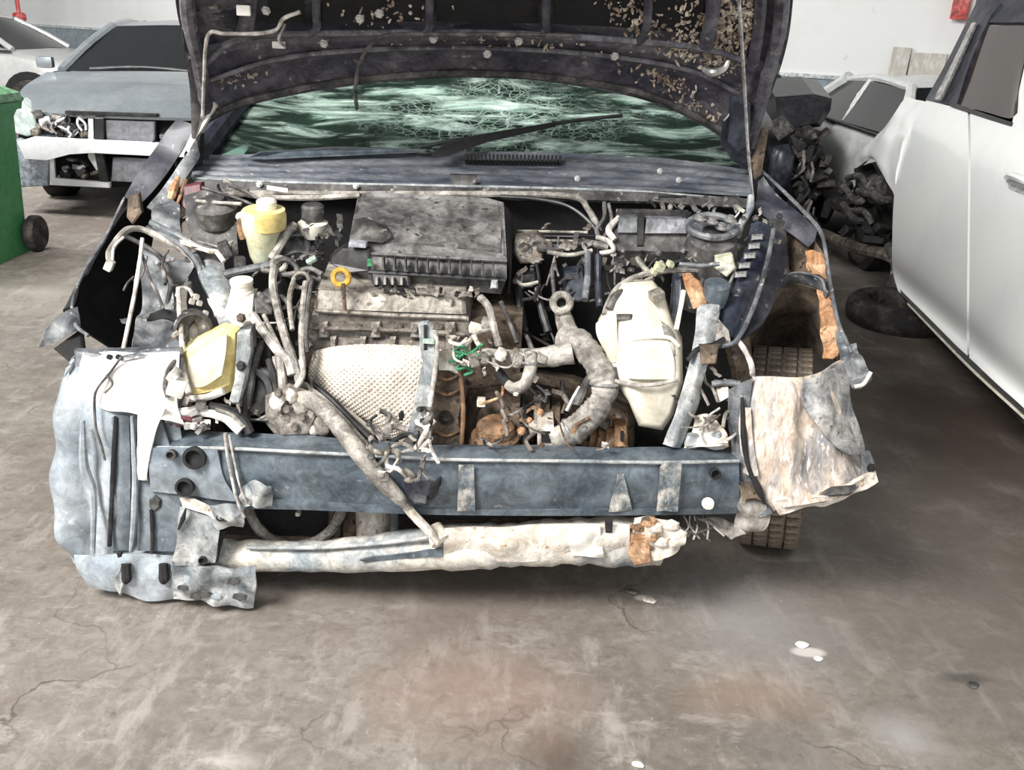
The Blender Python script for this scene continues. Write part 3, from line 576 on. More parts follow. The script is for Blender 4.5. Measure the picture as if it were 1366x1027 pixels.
# headlamp motor / horn group: dark block and pale pipe
lathe('horn', (258, 440, 2.14), (.35, -1, .15), [(.03, -.09), (.046, -.06), (.048, -.01), (.040, .01), (.036, .0), (.01, -.01)], M['dusty'], CAR)
tube('wire', [(238, 384, 2.22), (240, 420, 2.16), (244, 470, 2.08), (246, 500, 2.03), (252, 525, 2.0)], .007, M['wirew'], CAR)
tube('wire', [(236, 395, 2.22), (240, 384, 2.22), (252, 386, 2.22), (258, 396, 2.2)], .005, M['wirew'], CAR)
for px, py in ((256, 402), (262, 396), (266, 404), (274, 418)):
    box('connector', (px, py, 2.18), (.014, .014, .012), M['wirew'], CAR, rot=(.3, .4, .5))
patch('side_rail', [[(262, 350, 2.34), (280, 342, 2.36), (298, 348, 2.38)], [(280, 400, 2.24), (298, 392, 2.26), (312, 392, 2.3)], [(296, 440, 2.16), (312, 438, 2.18), (326, 436, 2.2)]], M['steelmud'], CAR, 10, 14, .01, amp=.012, fr=18)
patch('side_rail', [[(276, 396, 2.25), (292, 400, 2.25), (304, 410, 2.25)], [(286, 420, 2.2), (300, 424, 2.2), (312, 430, 2.2)]], M['white'], CAR, 8, 8, .008, amp=.01, fr=24)

# ---- left wheel-arch liner that hangs down to the floor
def ribs(u, v): return .022 * math.sin(u * 15) * min(1, v * 2.5) * min(1, (1 - v) * 4)
LIN = patch('arch_liner', [[(86, 490, 2.02), (104, 474, 2.05), (150, 470, 2.06), (200, 470, 2.05), (240, 478, 2.03)],
                           [(72, 560, 2.02), (104, 552, 1.98), (146, 548, 1.98), (200, 552, 1.99), (242, 556, 1.99)],
                           [(70, 640, 2.00), (100, 640, 1.96), (146, 638, 1.97), (198, 640, 1.98), (252, 650, 1.97)],
                           [(84, 716, 1.98), (110, 716, 1.95), (150, 720, 1.96), (200, 722, 1.96), (262, 722, 1.95)],
                           [(96, 752, 1.96), (116, 752, 1.94), (156, 748, 1.94), (204, 748, 1.94), (262, 748, 1.94)]], M['liner'], CAR, 60, 48, .006, amp=.022, fr=9, fn=ribs)
patch('liner_lip', [[(98, 740, 1.95), (130, 740, 1.93), (170, 738, 1.93), (215, 740, 1.93), (268, 745, 1.93)], [(104, 762, 1.93), (130, 768, 1.91), (170, 770, 1.91), (215, 766, 1.91), (268, 765, 1.91)], [(116, 780, 1.94), (140, 784, 1.92), (176, 796, 1.92), (220, 800, 1.92), (280, 796, 1.92)]], M['liner'], LIN, 30, 14, .006, amp=.012, fr=20)
for a in (168, 218):
    tube('liner_slot', [(a, 752, 1.91), (a + 1, 770, 1.90), (a, 776, 1.905)], [.012, .013, .008], M['matte'], LIN)
slab('liner_lug', [(152, 768, 1.90), (160, 758, 1.90), (168, 776, 1.90), (160, 796, 1.91), (150, 780, 1.91)], .01, M['steelmud'], LIN)
patch('liner_panel', [[(184, 552, 1.96), (200, 552, 1.955), (214, 556, 1.955)], [(184, 640, 1.95), (205, 640, 1.94), (240, 650, 1.94)], [(182, 735, 1.94), (206, 735, 1.93), (236, 735, 1.93)]], M['linershade'], LIN, 12, 20, .006, amp=.008, fr=14)
patch('liner_panel', [[(150, 556, 1.965), (160, 555, 1.955), (172, 556, 1.965)], [(148, 640, 1.955), (160, 640, 1.945), (174, 640, 1.95)], [(146, 735, 1.945), (160, 735, 1.935), (172, 735, 1.94)]], M['linershade'], LIN, 8, 20, .006, amp=.006, fr=14)
tube('liner_groove', [(155, 556, 1.955), (151, 620, 1.945), (148, 690, 1.935), (146, 728, 1.93)], .006, M['black'], LIN)
tube('liner_groove', [(202, 680, 1.93), (203, 710, 1.925), (203, 738, 1.92)], .005, M['black'], LIN)
slab('liner_badge', [(198, 668, 1.93), (206, 662, 1.93), (214, 668, 1.93), (214, 678, 1.93), (206, 684, 1.93), (198, 678, 1.93)], .008, M['dusty'], LIN)
tube('liner_fold', [(176, 555, 1.955), (180, 640, 1.935), (178, 700, 1.93), (174, 735, 1.925)], [.004, .008, .008, .004], M['liner'], LIN)
tube('liner_fold', [(110, 560, 1.955), (112, 620, 1.945), (124, 660, 1.935), (124, 738, 1.925)], [.006, .012, .010, .006], M['liner'], LIN)
slab('liner_hole', [(154, 738, 1.92), (162, 736, 1.92), (164, 744, 1.92), (156, 746, 1.92)], .006, M['matte'], LIN)
# liner top and strip in plain white, painting in its overexposed glare
WS = patch('glare_panel', [[(112, 470, 2.02), (150, 470, 2.02), (200, 470, 2.02), (240, 470, 2.03)], [(108, 500, 1.99), (150, 500, 1.98), (200, 498, 1.98), (238, 500, 2.0)], [(120, 530, 1.97), (150, 532, 1.96), (200, 536, 1.95), (236, 540, 1.98)], [(132, 545, 1.97), (160, 548, 1.96), (200, 556, 1.94), (246, 566, 1.96)]], M['white'], CAR, 30, 22, .006, amp=.018, fr=14)
patch('glare_strip', [[(184, 540, 1.945), (200, 540, 1.94), (220, 545, 1.94)], [(183, 580, 1.94), (195, 580, 1.93), (206, 580, 1.93)], [(183, 625, 1.935), (190, 625, 1.925), (197, 625, 1.925)], [(184, 640, 1.935), (190, 640, 1.925), (196, 640, 1.93)]], M['white'], WS, 8, 20, .006, amp=.006, fr=24)
slab('lamp_rail', [(98, 468, 2.02), (240, 466, 2.04), (242, 474, 2.03), (180, 478, 2.0), (138, 492, 1.99), (98, 490, 2.0)], .02, M['panel'], CAR)
for px in (146, 158):
    box('rail_slot', (px, 476, 2.0), (.012, .012, .01), M['matte'], CAR, rot=(0, .3, 0))
tube('wire', [(162, 476, 1.99), (146, 498, 1.975), (130, 518, 1.965), (126, 535, 1.96), (128, 570, 1.945), (134, 590, 1.94), (140, 614, 1.93)], .0032, M['hosed'], CAR)
tube('wire', [(142, 500, 1.965), (150, 512, 1.955), (140, 524, 1.955)], .003, M['hosed'], CAR)
tube('wire', [(224, 530, 1.97), (220, 510, 1.98), (228, 488, 2.0), (240, 476, 2.03)], .006, M['hosed'], CAR)
box('connector', (236, 516, 1.95), (.04, .03, .045), M['white'], CAR, rot=(.2, .4, .2), bev=.008)
box('connector', (232, 500, 1.95), (.02, .03, .03), M['wirew'], CAR, rot=(.2, .8, .2), bev=.006)

# ---- washer bottle (yellowed) and its bracket
loft('washer_tank', [[(250, 474, 2.05), (268, 458, 2.05), (300, 442, 2.06), (314, 444, 2.06), (314, 470, 2.06), (306, 512, 2.05), (290, 520, 2.04), (262, 526, 2.03), (250, 510, 2.04)],
                     [(244, 470, 2.07), (264, 452, 2.07), (300, 434, 2.08), (320, 438, 2.08), (320, 472, 2.08), (312, 520, 2.06), (292, 530, 2.05), (258, 534, 2.05), (244, 514, 2.06)],
                     [(244, 466, 2.16), (264, 448, 2.16), (300, 430, 2.17), (320, 434, 2.17), (320, 470, 2.17), (312, 516, 2.16), (292, 526, 2.15), (258, 530, 2.15), (244, 510, 2.15)]], M['yellow'], CAR, smooth=False, label='yellowed washer tank')
patch('tank_face', [[(252, 478, 2.045), (276, 460, 2.04), (303, 446, 2.045)], [(250, 496, 2.04), (276, 486, 2.025), (301, 470, 2.035)], [(254, 517, 2.035), (272, 515, 2.028), (296, 500, 2.03)]], M['cream'], CAR, 12, 12, .012, amp=.006, fr=18)
slab('tank_bracket', [(316, 444, 2.05), (334, 440, 2.06), (336, 468, 2.05), (328, 512, 2.03), (318, 540, 2.01), (304, 540, 2.01), (312, 508, 2.03)], .02, M['steelmud'], CAR)
bolt(W(322, 488, 2.03), (0, -1, .2), .009, M['black'], CAR)
slab('tank_bracket', [(318, 440, 2.07), (336, 436, 2.07), (338, 466, 2.06), (320, 468, 2.06)], .03, M['dusty'], CAR)
tube('tank_lip', [(250, 532, 2.03), (275, 530, 2.02), (298, 522, 2.02)], .009, M['white'], CAR)

# ---- front pipes and connectors left of the engine
tube('coolant_pipe', [(236, 552, 1.99), (270, 548, 1.99), (300, 556, 1.98), (322, 574, 1.97)], .014, M['white'], CAR)
tube('coolant_pipe', [(280, 542, 1.99), (306, 548, 1.985), (324, 560, 1.98), (334, 578, 1.97)], .012, M['black'], CAR)
tube('coolant_pipe', [(288, 546, 1.975), (310, 554, 1.97), (326, 570, 1.965)], .005, M['hose'], CAR)
for px, py, k in ((226, 556, 'white'), (240, 562, 'maroon'), (252, 566, 'wirew'), (264, 560, 'wire'), (258, 548, 'wirew'), (268, 540, 'wire'), (274, 566, 'capw')):
    box('connector', (px, py, 1.975), (.024, .02, .018), M[k], CAR, rot=(.2, random.uniform(-.5, .5), .3), bev=.004)
tube('connector_lead', [(228, 566, 1.97), (240, 558, 1.97), (256, 560, 1.97), (270, 566, 1.97)], .006, M['maroon'], CAR)

# =================================================================== engine
ENG = loft('engine', [[Vector((-.56, 2.24, .25)), Vector((.02, 2.24, .25)), Vector((.02, 2.55, .25)), Vector((-.56, 2.55, .25))], [Vector((-.56, 2.24, .70)), Vector((.02, 2.24, .70)), Vector((.02, 2.55, .72)), Vector((-.56, 2.55, .72))]], M['rustd'], CAR, smooth=False)
VC = loft('valve_cover', [[(424, 392, 2.245), (622, 406, 2.245), (620, 402, 2.25), (424, 390, 2.25)], [(416, 420, 2.215), (626, 432, 2.215), (622, 400, 2.24), (424, 386, 2.24)], [(414, 436, 2.22), (628, 446, 2.22), (634, 380, 2.5), (432, 372, 2.5)], [(414, 462, 2.22), (628, 470, 2.22), (634, 410, 2.5), (432, 402, 2.5)]], M['alu'], ENG, smooth=False)
slab('valve_cover_top', [(424, 386, 2.24), (620, 398, 2.24), (622, 420, 2.212), (418, 412, 2.212)], .15, M['alu'], ENG, inset=.01, dirv=(0, 1, .25))
tube('cover_ridge', [(420, 414, 2.208), (520, 420, 2.206), (622, 424, 2.208)], .006, M['alu'], ENG)
tube('cover_ridge', [(418, 438, 2.208), (520, 440, 2.206), (620, 446, 2.208)], .007, M['alud'], ENG)
for px in (430, 500, 553, 600):
    slab('cover_boss', [(px - 5, 430, 2.205), (px + 7, 430, 2.205), (px + 8, 452, 2.2), (px - 6, 452, 2.2)], .03, M['alu'], ENG)
    bolt(W(px + 1, 440, 2.2), (0, -1, .3), .007, M['alud'], ENG)
for px in (470, 525, 580):
    slab('cover_recess', [(px - 14, 432, 2.21), (px + 12, 433, 2.21), (px + 12, 440, 2.21), (px - 14, 439, 2.21)], .01, M['alud'], ENG)
slab('cylinder_head', [(412, 448, 2.215), (610, 456, 2.215), (610, 478, 2.20), (412, 470, 2.20)], .2, M['alud'], ENG)
for px in (440, 480, 520, 560, 595):
    slab('head_rib', [(px, 450, 2.20), (px + 8, 450, 2.20), (px + 8, 470, 2.195), (px, 470, 2.195)], .02, M['alu'], ENG)
# exhaust heat shield, dimpled
def dimple(u, v):
    a = math.sin(u * 200) * math.sin(v * 120)
    return .0046 * max(0, a) + .01 * math.sin(u * 3.1) - .012 * (v > .78) * (v - .78) * 4
patch('heat_shield', [[(418, 468, 2.19), (450, 464, 2.17), (500, 462, 2.165), (555, 464, 2.165), (600, 472, 2.175), (610, 480, 2.19)],
                      [(412, 494, 2.17), (450, 492, 2.13), (500, 492, 2.12), (555, 492, 2.12), (598, 496, 2.14), (610, 500, 2.16)],
                      [(414, 512, 2.16), (450, 520, 2.12), (500, 526, 2.11), (550, 528, 2.11), (590, 530, 2.12), (606, 530, 2.15)],
                      [(424, 520, 2.17), (462, 540, 2.13), (500, 556, 2.11), (545, 566, 2.10), (584, 566, 2.11), (600, 560, 2.14)],
                      [(450, 536, 2.17), (478, 556, 2.15), (505, 576, 2.13), (545, 592, 2.11), (580, 592, 2.12), (596, 584, 2.14)]], M['shield'], ENG, 200, 120, .003, amp=.01, fr=10, fn=dimple)
slab('shield_hole', [(531, 552, 2.085), (536, 548, 2.085), (539, 552, 2.085), (537, 562, 2.085), (532, 562, 2.085)], .01, M['matte'], ENG)
tube('shield_rim', [(412, 508, 2.155), (440, 528, 2.13), (470, 552, 2.115), (500, 578, 2.10)], .006, M['shield'], ENG)
# dark brown bracket with a hole (right of the shield)
slab('exhaust_bracket', [(578, 478, 2.12), (606, 476, 2.13), (616, 500, 2.12), (618, 540, 2.1), (612, 560, 2.09), (618, 596, 2.07), (574, 598, 2.07), (576, 540, 2.1)], .035, M['rustd'], ENG)
lathe('bracket_hole', (594, 557, 2.085), (0, -1, .2), [(.017, -.02), (.017, .004), (.011, .006), (.010, -.012)], M['matte'], ENG)
tube('bracket_edge', [(612, 480, 2.115), (618, 540, 2.09), (616, 592, 2.06)], .006, M['rust'], ENG)
for y_ in (500, 520, 575):
    tube('bracket_crease', [(580, y_, 2.11 - (y_ - 500) * .0004), (596, y_ + 6, 2.105 - (y_ - 500) * .0004), (614, y_, 2.11 - (y_ - 500) * .0004)], .0045, M['rust'], ENG)
patch('bracket_flange', [[(584, 470, 2.12), (600, 466, 2.12), (614, 474, 2.12)], [(586, 494, 2.105), (600, 494, 2.1), (612, 498, 2.105)]], M['mud'], ENG, 8, 8, .008, amp=.01, fr=30)
# dipstick
lathe('oil_dipstick', (460, 414, 2.19), (-.06, .08, 1), [(.0055, 0), (.0055, .05), (.007, .055), (.004, .07)], M['rustd'], ENG, seg=8)
ring('dipstick_ring', (455, 370, 2.21), (.1, -1, .35), .0195, .0075, mat('dipstick_orange', (.58, .33, .05), (.40, .22, .035), 20, .45, .7, rough=.35), ENG)
# oil cap area, small brackets along the top
for i in range(16):
    px = 500 + i * 9 + random.uniform(-3, 3); py = 384 + random.uniform(-4, 8) + i * .6
    box('bracket', (px, py, 2.23), (random.uniform(.010, .028), .02, random.uniform(.008, .02)), random.choice([M['alud'], M['dusty'], M['hose'], M['black'], M['alu']]), ENG, rot=(random.uniform(-.4, .4), random.uniform(-.6, .6), random.uniform(-.5, .5)), bev=.003)
tube('breather_hose', [(640, 396, 2.22), (652, 410, 2.2), (660, 440, 2.17), (666, 462, 2.15)], .010, M['hose'], ENG)
tube('breather_hose', [(668, 402, 2.25), (680, 430, 2.22), (690, 458, 2.18)], .006, M['hosed'], ENG)
box('sensor', (634, 438, 2.19), (.03, .03, .02), M['capw'], ENG, rot=(.2, .3, .2))
box('sensor', (648, 430, 2.19), (.018, .03, .02), M['hose'], ENG, rot=(.2, .3, .2))
tube('sensor_lead', [(622, 462, 2.18), (634, 446, 2.18), (650, 440, 2.18), (664, 440, 2.18)], .006, M['hose'], ENG)

# air filter box
AB = loft('air_filter_box', [[(500, 262, 2.56), (648, 270, 2.56), (668, 274, 2.55), (672, 340, 2.33), (494, 328, 2.32), (468, 322, 2.32), (482, 262, 2.55)],
                             [(494, 256, 2.565), (650, 264, 2.565), (672, 270, 2.555), (676, 346, 2.32), (494, 335, 2.305), (464, 328, 2.31), (478, 258, 2.56)],
                             [(494, 262, 2.565), (650, 270, 2.565), (673, 276, 2.555), (676, 372, 2.30), (492, 362, 2.285), (470, 346, 2.30), (478, 268, 2.56)],
                             [(496, 330, 2.56), (650, 340, 2.56), (672, 345, 2.55), (668, 392, 2.31), (500, 380, 2.30), (478, 366, 2.31), (484, 330, 2.55)]], M['lid'], CAR, smooth=False, label='dusty black air filter box')
patch('lid_panel', [[(486, 264, 2.545), (570, 266, 2.545), (664, 274, 2.545)], [(482, 290, 2.455), (570, 292, 2.455), (668, 300, 2.455)], [(476, 318, 2.335), (570, 326, 2.335), (668, 336, 2.335)]], M['lid'], AB, 24, 20, .008, amp=.01, fr=12)
patch('lid_scoop', [[(472, 292, 2.40), (490, 290, 2.40), (512, 296, 2.40)], [(468, 312, 2.33), (492, 310, 2.325), (522, 314, 2.34)], [(466, 322, 2.31), (490, 322, 2.305), (510, 324, 2.315)]], M['dusty'], AB, 14, 12, .01, fn=lambda u, v: .012 * math.sin(math.pi * u) * math.sin(math.pi * v))
for i in range(11):
    px = 512 + i * 14.6; d = i * .65
    box('lid_rib', (px, 351 + d, 2.275), (.0045, .03, .032), M['dusty'], AB, bev=.001)
tube('lid_lip', [(492, 363, 2.28), (580, 368, 2.278), (674, 374, 2.29)], .007, M['black'], AB)
tube('lid_lip', [(490, 338, 2.30), (580, 343, 2.298), (676, 348, 2.312)], .005, M['lid'], AB)
slab('filter_clamp', [(494, 364, 2.275), (546, 366, 2.275), (548, 382, 2.26), (496, 380, 2.26)], .05, M['black'], AB)
for a in (503, 514, 524, 536):
    box('clamp_tooth', (a, 374, 2.255), (.006, .02, .018), M['hose'], AB, bev=.001)
slab('filter_clamp', [(655, 374, 2.275), (664, 374, 2.275), (664, 386, 2.27), (654, 386, 2.27)], .02, M['steelmud'], AB)
box('sensor_plug', (478, 325, 2.29), (.045, .03, .014), mat('lavender_plug', (.40, .40, .46), (.28, .28, .32), 20, rough=.5), AB, rot=(0, .05, 0))
slab('intake_duct', [(456, 332, 2.30), (492, 332, 2.29), (494, 362, 2.28), (466, 366, 2.28), (440, 352, 2.30), (440, 342, 2.31)], .08, M['black'], AB)
patch('filter_side', [[(672, 272, 2.55), (676, 346, 2.32)], [(684, 290, 2.56), (682, 360, 2.33)], [(684, 340, 2.56), (680, 392, 2.33)]], M['matte'], AB, 8, 8, .006)
box('sticker', (493, 350, 2.275), (.012, .004, .02), M['green'], AB, bev=.001)

# reservoirs behind on the left
PS = lathe('fluid_reservoir', (352, 340, 2.42), (.02, -.1, 1), [(.03, -.02), (.038, 0), (.045, .05), (.052, .075), (.054, .12), (.048, .128)], M['resv'], CAR, label='pale green-yellow fluid reservoir')
lathe('reservoir_band', (354, 303, 2.415), (.02, -.1, 1), [(.050, -.005), (.056, 0), (.058, .035), (.055, .05)], M['yellow'], PS)
lathe('reservoir_cap', (356, 279, 2.42), (.02, -.1, 1), [(.024, -.005), (.027, 0), (.027, .022), (.022, .027)], M['capw'], PS)
tube('reservoir_spout', [(338, 286, 2.41), (322, 288, 2.41), (318, 292, 2.41)], [.011, .011, .009], M['capw'], PS)
tube('reservoir_hose', [(322, 292, 2.41), (322, 306, 2.4), (326, 318, 2.40)], .012, M['rust'], PS)
BR = lathe('brake_fluid_cup', (418, 306, 2.50), (0, -.1, 1), [(.034, -.02), (.040, .0), (.042, .02), (.030, .026)], M['capw'], CAR)
lathe('brake_cap', (418, 291, 2.50), (0, -.1, 1), [(.029, -.004), (.032, .0), (.032, .034), (.026, .04)], M['dusty'], BR)
tube('fluid_hose', [(394, 300, 2.44), (384, 310, 2.42), (372, 330, 2.40), (362, 346, 2.38)], .012, M['hose'], CAR)
slab('brake_booster', [(378, 322, 2.47), (412, 318, 2.48), (416, 346, 2.46), (366, 352, 2.44)], .08, M['panel'], CAR)
tube('booster_pipe', [(360, 350, 2.4), (395, 336, 2.42), (420, 342, 2.42)], .006, M['hosed'], CAR)
for i in range(14):
    px = 425 + random.uniform(-28, 45); py = 318 + random.uniform(-30, 32)
    box('bracket', (px, py, 2.46), (random.uniform(.012, .04), .03, random.uniform(.008, .025)), random.choice([M['black'], M['dusty'], M['wire'], M['hosed']]), CAR, rot=(random.uniform(-.5, .5), random.uniform(-.8, .8), random.uniform(-.8, .8)), bev=.003)
tube('cowl_tube', [(300, 240, 2.56), (316, 254, 2.55), (345, 262, 2.55), (420, 264, 2.55), (480, 260, 2.55)], .008, M['hose'], CAR)
box('label_plate', (370, 252, 2.57), (.06, .004, .012), M['white'], CAR, rot=(0, .1, 0), bev=.001)

# engine mount and cap in front of the strut tower
lathe('filler_cap', (324, 392, 2.28), (0, -.12, 1), [(.026, -.004), (.031, .0), (.031, .012), (.028, .014), (.028, .03), (.030, .03), (.030, .04), (.02, .042)], M['capw'], CAR)
slab('engine_mount', [(306, 392, 2.27), (338, 390, 2.27), (334, 440, 2.18), (312, 436, 2.18), (298, 420, 2.2)], .04, M['white'], CAR)
bolt(W(322, 424, 2.18), (0, -1, .3), .009, M['rustd'], CAR)
slab('engine_mount', [(338, 398, 2.26), (372, 378, 2.3), (382, 392, 2.3), (362, 420, 2.24), (340, 420, 2.22)], .05, M['dusty'], CAR)
tube('mount_arm', [(300, 366, 2.32), (335, 358, 2.33), (372, 352, 2.34)], .011, M['panel'], CAR)
ring('pulley', (372, 352, 2.31), (.1, -1, .5), .017, .007, M['hose'], CAR)
ring('pulley', (402, 374, 2.27), (.1, -1, .5), .02, .006, M['alu'], CAR)
tube('bracket_arm', [(364, 356, 2.31), (378, 346, 2.31), (392, 352, 2.31), (400, 366, 2.29)], .008, M['hosed'], CAR)
tube('green_plug', [(410, 350, 2.3), (422, 344, 2.3)], .008, mat('pale_green_plug', (.32, .46, .36), (.3, .36, .3), 20, rough=.5), CAR)
# long dusty pipes falling from the engine's left end
for pts, r, k in (([(366, 356, 2.30), (364, 380, 2.26), (372, 420, 2.18), (382, 455, 2.12), (394, 488, 2.08), (400, 512, 2.05)], .011, 'hose'),
                  ([(408, 376, 2.25), (404, 410, 2.2), (402, 450, 2.14), (404, 490, 2.09)], .008, 'hose'),
                  ([(392, 372, 2.26), (386, 400, 2.2), (390, 440, 2.14)], .007, 'alu'),
                  ([(416, 372, 2.25), (412, 400, 2.2), (408, 440, 2.15), (410, 470, 2.12)], .006, 'hosed'),
                  ([(336, 420, 2.18), (350, 440, 2.14), (368, 465, 2.1), (384, 480, 2.08), (390, 500, 2.06)], .012, 'wirew'),
                  ([(352, 420, 2.18), (366, 450, 2.13), (380, 478, 2.08)], .006, 'hose'),
                  ([(372, 470, 2.1), (376, 500, 2.06), (378, 520, 2.04)], .011, 'hose'),
                  ([(366, 476, 2.1), (368, 500, 2.07), (364, 516, 2.05)], .006, 'wirew'),
                  ([(346, 392, 2.26), (358, 402, 2.22), (376, 396, 2.24), (388, 410, 2.2)], .007, 'hosed'),
                  ([(402, 480, 2.08), (404, 500, 2.05), (392, 520, 2.03), (376, 530, 2.02)], .007, 'wirew'),
                  ([(350, 360, 2.33), (384, 366, 2.3), (412, 358, 2.3), (430, 366, 2.28)], .007, 'hosed')):
    tube('pipe', pts, r, M[k], CAR)
# drive-belt pulleys, dark
lathe('belt_pulley', (346, 520, 2.08), (-.35, -1, .25), [(.012, -.02), (.06, -.02), (.062, 0), (.052, .008), (.062, .016), (.052, .024), (.06, .032), (.045, .034), (.03, .02), (.012, .02)], M['black'], ENG, seg=28)
lathe('belt_pulley', (352, 470, 2.14), (-.35, -1, .25), [(.012, -.02), (.04, -.02), (.042, 0), (.034, .008), (.042, .016), (.04, .03), (.02, .026)], M['matte'], ENG, seg=24)
tube('drive_belt', [(330, 560, 2.05), (332, 520, 2.05), (340, 480, 2.08), (350, 456, 2.12)], [.009, .012, .012, .009], M['dusty'], ENG)
tube('drive_belt', [(362, 560, 2.03), (368, 530, 2.04), (364, 500, 2.06), (358, 480, 2.09)], [.008, .01, .01, .008], M['rubber'], ENG)
# alternator / compressor casting
AL = loft('alternator', [[(360, 532, 2.01), (386, 520, 2.01), (412, 530, 2.01), (420, 556, 1.99), (410, 578, 1.985), (376, 580, 1.985), (360, 562, 1.99)],
                         [(354, 528, 2.03), (386, 512, 2.03), (418, 524, 2.03), (428, 556, 2.02), (416, 584, 2.0), (372, 586, 2.0), (354, 564, 2.01)],
                         [(354, 520, 2.14), (386, 506, 2.14), (418, 520, 2.14), (428, 550, 2.13), (416, 580, 2.12), (372, 580, 2.12), (354, 560, 2.13)]], M['alu'], ENG, smooth=False)
for px, py, s in ((372, 536, .024), (388, 528, .018), (400, 545, .02), (380, 560, .022), (404, 566, .018), (416, 572, .02), (366, 552, .015), (430, 568, .024)):
    bm = bmesh.new(); bmesh.ops.create_icosphere(bm, subdivisions=2, radius=s, matrix=Matrix.Translation(W(px, py, 2.0)) @ Matrix.Diagonal((1, .6, 1.1, 1)))
    for v in bm.verts: v.co += Vector((noise.noise(v.co * 60), noise.noise(v.co * 60 + Vector((9, 0, 0))), noise.noise(v.co * 60 + Vector((0, 9, 0))))) * .006
    part('casting_lobe', bm, random.choice([M['mud'], M['hose'], M['alu']]), ENG)
for px, py in ((384, 546), (372, 524), (404, 556), (394, 570)):
    bolt(W(px, py, 1.985), (0, -1, .2), .008, M['alud'], ENG)
slab('casting_window', [(372, 538, 1.99), (384, 534, 1.99), (386, 552, 1.98), (374, 554, 1.98)], .01, M['matte'], ENG)
# the hose that drops across the bumper beam
DH = tube('lower_hose', [(396, 530, 2.02), (415, 534, 2.0), (436, 550, 1.97), (456, 574, 1.93), (476, 600, 1.89), (500, 630, 1.875), (528, 660, 1.87), (545, 678, 1.87)], [.016, .020, .021, .021, .021, .020, .018, .010], M['hose'], CAR, seg=12, label='long dusty hose lying across the bumper beam')
tube('hose_end', [(530, 662, 1.872), (550, 685, 1.872), (570, 706, 1.87), (584, 724, 1.87)], [.009, .012, .011, .008], M['mud'], DH)
for a in (3, 5): pass
tube('thin_pipe', [(412, 508, 2.10), (440, 530, 2.07), (470, 560, 2.03), (500, 590, 1.98), (520, 612, 1.93)], .008, M['black'], CAR)
tube('thin_pipe', [(404, 512, 2.08), (430, 530, 2.05), (462, 562, 2.01), (488, 592, 1.95), (520, 630, 1.89)], .006, M['hose'], CAR)

# ---- hood-latch brace (grey-green upright) and its tangle of wires
LB = slab('latch_brace', [(558, 432, 2.09), (570, 430, 2.09), (578, 436, 2.09), (582, 470, 2.07), (572, 540, 2.04), (560, 598, 1.99), (540, 596, 1.99), (552, 540, 2.04), (564, 480, 2.07), (560, 460, 2.08)], .018, M['steelmud'], CAR)
slab('brace_slot', [(565, 434, 2.08), (569, 434, 2.08), (569, 468, 2.07), (565, 468, 2.07)], .006, M['matte'], LB)
tube('brace_edge', [(580, 440, 2.085), (583, 470, 2.065), (574, 540, 2.035), (566, 598, 1.985)], .006, M['wirew'], LB)
box('green_tag', (572, 455, 2.07), (.03, .01, .012), mat('pale_green_tag', (.34, .48, .42), (.5, .55, .5), 20, rough=.5), LB)
for i in range(10):
    a = random.uniform(606, 634); b = random.uniform(462, 488)
    tube('green_wire', [(a, b, 2.1), (a + random.uniform(-10, 14), b + random.uniform(-12, 10), 2.09), (a + random.uniform(-16, 20), b + random.uniform(-10, 14), 2.1)], .0035, M['green'], CAR)
for pts, r, k in (([(552, 556, 2.03), (562, 575, 2.0), (556, 596, 1.97), (540, 612, 1.93), (528, 600, 1.93)], .006, 'wirew'),
                  ([(574, 584, 1.99), (562, 600, 1.95), (548, 622, 1.92), (540, 640, 1.90)], .009, 'wirew'),
                  ([(524, 588, 2.0), (540, 580, 1.99), (556, 582, 1.98), (566, 590, 1.97)], .007, 'black'),
                  ([(500, 574, 2.04), (512, 590, 1.99), (518, 612, 1.94), (526, 634, 1.90)], .008, 'hose'),
                  ([(512, 570, 2.05), (530, 570, 2.03), (546, 574, 2.01)], .007, 'wire'),
                  ([(528, 622, 1.91), (536, 606, 1.92), (548, 602, 1.93), (552, 614, 1.92), (544, 634, 1.90)], .006, 'wirew'),
                  ([(520, 600, 1.95), (532, 592, 1.96), (546, 596, 1.95), (554, 606, 1.93)], .006, 'hose'),
                  ([(530, 640, 1.895), (540, 620, 1.91), (556, 596, 1.95), (572, 570, 1.99), (580, 560, 2.0)], .006, 'mud'),
                  ([(510, 588, 1.98), (504, 572, 2.02), (490, 566, 2.06)], .005, 'wire'),
                  ([(516, 566, 2.06), (520, 554, 2.07), (508, 548, 2.09)], .006, 'hosed')):
    tube('wire', pts, r, M[k], CAR)
for px, py, k in ((516, 572, 'hose'), (530, 606, 'wirew'), (544, 590, 'hosed'), (522, 626, 'hose'), (538, 618, 'capw'), (552, 584, 'hose'), (506, 596, 'hosed'), (560, 574, 'wire')):
    box('connector', (px, py, 1.93 + (630 - py) * .0012), (.026, .02, .018), M[k], CAR, rot=(random.uniform(-.5, .5), random.uniform(-.8, .8), .3), bev=.004)

